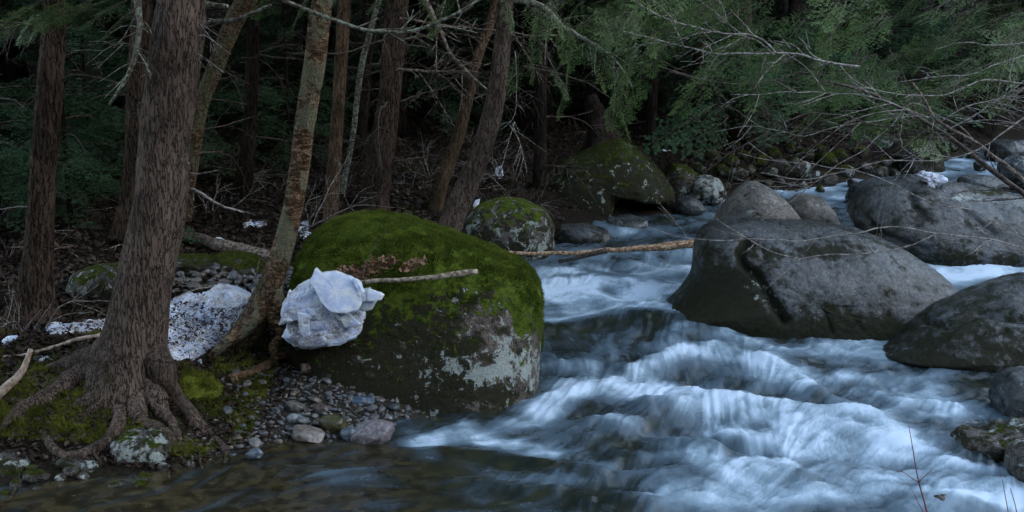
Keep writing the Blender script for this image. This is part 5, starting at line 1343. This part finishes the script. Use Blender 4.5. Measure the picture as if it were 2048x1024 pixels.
def drape(poly, thick, seed):
    poly = np.array(poly, float)
    W_ = np.array([GT(a, b) for a, b in poly])
    x0, y0 = W_[:, 0].min(), W_[:, 1].min(); x1, y1 = W_[:, 0].max(), W_[:, 1].max()
    P2 = W_[:, :2]
    xs = np.arange(x0 - .05, x1 + .05, .016); ys = np.arange(y0 - .05, y1 + .05, .02)
    Xg, Yg = np.meshgrid(xs, ys)
    q = np.stack([Xg, Yg, 0 * Xg + seed], -1)
    xw = Xg + fbm(q * 5, 3, seed) * .14; yw = Yg + fbm(q * 5 + 7, 3, seed) * .14
    ins = np.zeros(Xg.shape, bool); dist = np.full(Xg.shape, 1e9)
    for a, b in zip(P2, np.roll(P2, -1, 0)):
        c = ((a[1] > yw) != (b[1] > yw)) & (xw < (b[0] - a[0]) * (yw - a[1]) / (b[1] - a[1] + 1e-12) + a[0]); ins ^= c
        d = b - a; t = np.clip(((xw - a[0]) * d[0] + (yw - a[1]) * d[1]) / (d @ d + 1e-12), 0, 1)
        dist = np.minimum(dist, np.hypot(xw - a[0] - t * d[0], yw - a[1] - t * d[1]))
    tp = np.where(ins, np.clip(dist / .09, 0, 1) ** .5, -1)
    z = Tz(Xg, Yg) + np.where(tp > 0, thick * tp * (.75 + fbm(q * 6, 4, seed + 1) * 1.5) + .02, -.05) + fbm(q * 22, 3, seed + 2) * .03
    V = np.stack([Xg, Yg, z], -1).reshape(-1, 3)
    Fq = gridfaces(*Xg.shape); Fq = Fq[(tp.ravel()[Fq] > 0).any(1)]
    us = np.zeros(len(V), bool); us[Fq.ravel()] = True; ix = np.cumsum(us) - 1
    return V[us], ix[Fq]
def snow_patch(name, poly, thick, seed, parent=None, loc=None, nd=300):
    V, Fq = drape(poly, thick, seed)
    base = np.array(parent.location) if parent else V.mean(0)
    o = link(name, mesh_data(name, V - base, Fq, M_snow), parent, (0, 0, 0) if parent else tuple(base))
    pp, nn = scatter(V, Fq, nd)
    h_ = leaves(0, None, M_litter, 'debris', (.006, .024), None, .006, pp - base, 'stuff'); h_.parent = o
    return o
sb = empty("snow_bank", P(400, 700, 9.4), "debris-strewn snow patch between the thickest trunk and the shaggy birch", "snow")
snow_patch("snow", [(310, 725), (318, 650), (335, 615), (370, 598), (410, 602), (450, 604), (505, 612), (500, 650), (455, 685), (400, 715), (350, 730)], .10, 5, sb, nd=900)
ice_chunk("ice_slab", "", [(412, 588), (425, 574), (470, 582), (502, 595), (485, 606), (440, 608), (418, 602)], 9.75, .16, M_ice2, 312, parent=sb, rough=.02, tilt=1.2, e=.3)
ice_chunk("ice_slab", "", [(318, 706), (350, 694), (400, 690), (390, 698), (340, 712)], 9.1, .10, M_ice, 313, parent=sb, rough=.04, e=.6, n=60, m=30)
for k, (name, label, ol, yd, th, mt) in enumerate([
    ("snow_patch", "crusted snow remnant full of debris left of the thickest trunk", [(85, 668), (100, 654), (135, 660), (160, 650), (205, 646), (222, 656), (195, 668), (150, 668), (120, 676), (95, 674)], 10.0, .16, M_snow),
    ("ice_chunk", "small ice piece on the litter at the left edge", [(3, 690), (6, 675), (30, 672), (36, 682), (24, 694), (8, 694)], 9.5, .06, M_ice),
    ("ice_chunk", "small clear ice piece under the pale curved stick", [(70, 728), (68, 713), (95, 714), (118, 716), (112, 728), (85, 734)], 9.0, .05, M_ice),
    ("ice_chunk", "tiny ice flake in the moss right of the thickest trunk", [(392, 724), (400, 718), (406, 728), (402, 736), (394, 732)], 8.75, .02, M_ice),
    ("ice_chunk", "blue ice sheet against the rotten log", [(420, 486), (432, 475), (462, 484), (465, 490), (440, 496), (424, 493)], 11.0, .06, M_ice),
    ("snow_patch", "narrow snow strip behind the rotten log", [(485, 452), (495, 444), (530, 445), (542, 450), (520, 456), (490, 456)], 13.0, .12, M_snow),
    ("snow_patch", "snow fleck right of the narrow snow strip, behind the shaggy birch", [(595, 470), (602, 450), (618, 445), (622, 462), (608, 480)], 12.6, .1, M_snow),
    ("ice_chunk", "upright ice fleck beside the foot of the leaning trunk", [(944, 415), (950, 400), (960, 398), (958, 412), (948, 422)], 13.6, .05, M_ice),
    ("snow_patch", "bluish snow fleck among the hanging vines", [(990, 350), (992, 335), (1003, 332), (1008, 350), (1000, 360)], 14.5, .06, M_ice),
    ("snow_patch", "snow fleck on the leaf litter right of the overhanging boulder", [(1318, 302), (1326, 298), (1342, 300), (1340, 306), (1322, 306)], 19, .1, M_ice)]):
    if mt is M_snow:
        tag(snow_patch(name, ol, .03, 330 + k), label, 'snow'); continue
    cx_ = sum(q[0] for q in ol) / len(ol); yb_ = max(q[1] for q in ol)
    yd = float(GT(cx_, yb_ - 3)[1]) + .05
    ice_chunk(name, label, ol, yd, th, mt, 320 + k, cat='snow' if 'snow' in name else 'ice', e=.6, n=60, m=30, tilt=.5)
for q_ in range(8):
    a_, c_ = [(345, 640), (375, 625), (360, 668), (400, 650), (430, 632), (420, 668), (455, 620), (390, 682)][q_]
    w_ = [20, 16, 24, 14, 18, 15, 20, 22][q_]
    ang_ = np.sort(rng.uniform(0, 6.28, 6)); ol_ = [(a_ + w_ * math.cos(t_) * rng.uniform(.6, 1.2), c_ + w_ * .45 * math.sin(t_) * rng.uniform(.6, 1.2)) for t_ in ang_]
    ice_chunk("ice_slab", "", ol_, float(GT(a_, c_)[1]) - .02, .05, M_ice if q_ % 2 else M_ice2, 380 + q_, parent=sb, tilt=float(rng.uniform(.2, 1.2)), rough=.02, e=.3, facet=.02, n=50, m=20)
il = ice_chunk("ice_lump", "jagged lump of old ice sitting on the broad boulder", [(1836, 350), (1842, 342), (1862, 346), (1880, 352), (1892, 358), (1888, 368), (1872, 374), (1860, 378), (1848, 366)], 13.95, .12, M_snow, 340, rough=.14, e=.6, facet=.15)

# ------------------------------------------------------------------ leaf litter, moss on the bank
def floor_pts(n):
    out = []
    tot = 0
    while tot < n:
        y = 8.3 + 32 * rng.random(n) ** 1.5; x = rng.uniform(-.52, .5, n) * y
        s = sdist(x, y); m = (s > .45) & ~((x > -2.2) & (y < 10.7) & (s < 2.2))
        x, y = x[m], y[m]; out.append(np.stack([x, y, Tz(x, y)], -1)); tot += len(x)
    return np.concatenate(out)[:n]
leaves(95000, floor_pts, M_litter, "leaf_litter")
lx = rng.uniform(-4.9, -1.9, 9000); ly = rng.uniform(7.6, 9.4, 9000); lm_ = (sdist(lx, ly) > .03)
lz = Tz(lx[lm_], ly[lm_])
leaves(0, None, M_litter, "root_litter", (.008, .028), None, .02, np.stack([lx[lm_], ly[lm_], lz], -1))
# moss carpet around the roots: tufts on the bank
def moss_pts(n):
    out = []; tot = 0
    while tot < n:
        x = rng.uniform(-4.9, -1.9, n); y = rng.uniform(7.8, 9.6, n)
        s = sdist(x, y); z = Tz(x, y)
        px, py = proj(x, y, z)
        k = fbm(np.stack([x * 2.2, y * 2.2, 0 * x], -1), 4, 61) + .13 * ss(9.3, 8.4, y)
        m = (s > .10) & (k > -.03) & (x < -2.05)
        out.append(np.stack([x[m], y[m], z[m]], -1)); tot += m.sum()
    return np.concatenate(out)[:n]
mp = moss_pts(110000)
mo = tufts("moss", None, mp, np.tile([0., -.25, .95], (len(mp), 1)), M_moss2, .035, .004, 1.0)
tag(mo, "olive moss carpet on the bank round the thickest trunk's roots", None, None, 'stuff')
# moss cushions: lumps
for k, (a, c, w, lb) in enumerate([(392, 782, 150, "olive moss cushion on the bank right of the thickest trunk's foot"), (30, 850, 170, "large moss cushion at the left edge under the driftwood"), (130, 885, 110, "moss cushion inside the loop of the big root"), (45, 750, 120, "bright moss cushion behind the driftwood at the left edge")]):
    yd = [8.75, 8.45, 8.4, 8.9][k]
    hh_ = [34, 42, 24, 28][k]
    ol = [(a - w / 2, c + hh_ * .6), (a - w * .4, c - hh_ * .3), (a - w * .1, c - hh_), (a + w * .2, c - hh_ * .85), (a + w * .42, c - hh_ * .1), (a + w / 2, c + hh_ * .7), (a, c + hh_ * 1.3)]
    o, V, Fq, N, A = boulder("moss_cushion", lb, ol, yd, .28, M_moss2, rough=.17, seed=400 + k, n=130, m=64, e=.9, cat='moss', tilt=.3)
    pp, nn = scatter(V, Fq, 14000)
    cc = V.mean(0)
    sgn = np.sign(((pp - cc) * nn).sum(1)); nn = nn * sgn[:, None]
    tufts("moss_tufts", o, pp, nn, M_moss2 if k != 3 else M_moss, .03, .004, 1.0)
# brown leaves caught on the largest boulder
def on_main(px, py):
    return P(px, py, np.interp(py, [500, 570], [9.22, 9.05]))
cl_pts = []
for (a0, c0, a1, c1, n) in [(672, 545, 735, 538, 90), (730, 535, 790, 522, 110), (800, 540, 845, 522, 70), (700, 552, 750, 548, 40)]:
    for k in range(n):
        t = rng.random(); cl_pts.append(on_main(a0 + (a1 - a0) * t + rng.normal(0, 4), c0 + (c1 - c0) * t + rng.normal(0, 5)) + rng.normal(0, .012, 3))
ol_ = leaves(0, None, M_oak, "brown_leaves", (.016, .034), None, 0, np.array(cl_pts), None)
tag(ol_, "curled brown leaves caught above the stick on the largest boulder", "leaves", None, 'stuff')
# debris on the snow
dp = []
for k in range(900):
    a = rng.uniform(325, 500); c = rng.uniform(608, 690)
    p = P(a, c, 9.6 - .62 + (690 - c) / 90 * .75 + rng.normal(0, .03)); dp.append(p)
db_ = leaves(0, None, M_litter, "needle_debris", (.006, .018), None, 0, np.array(dp))
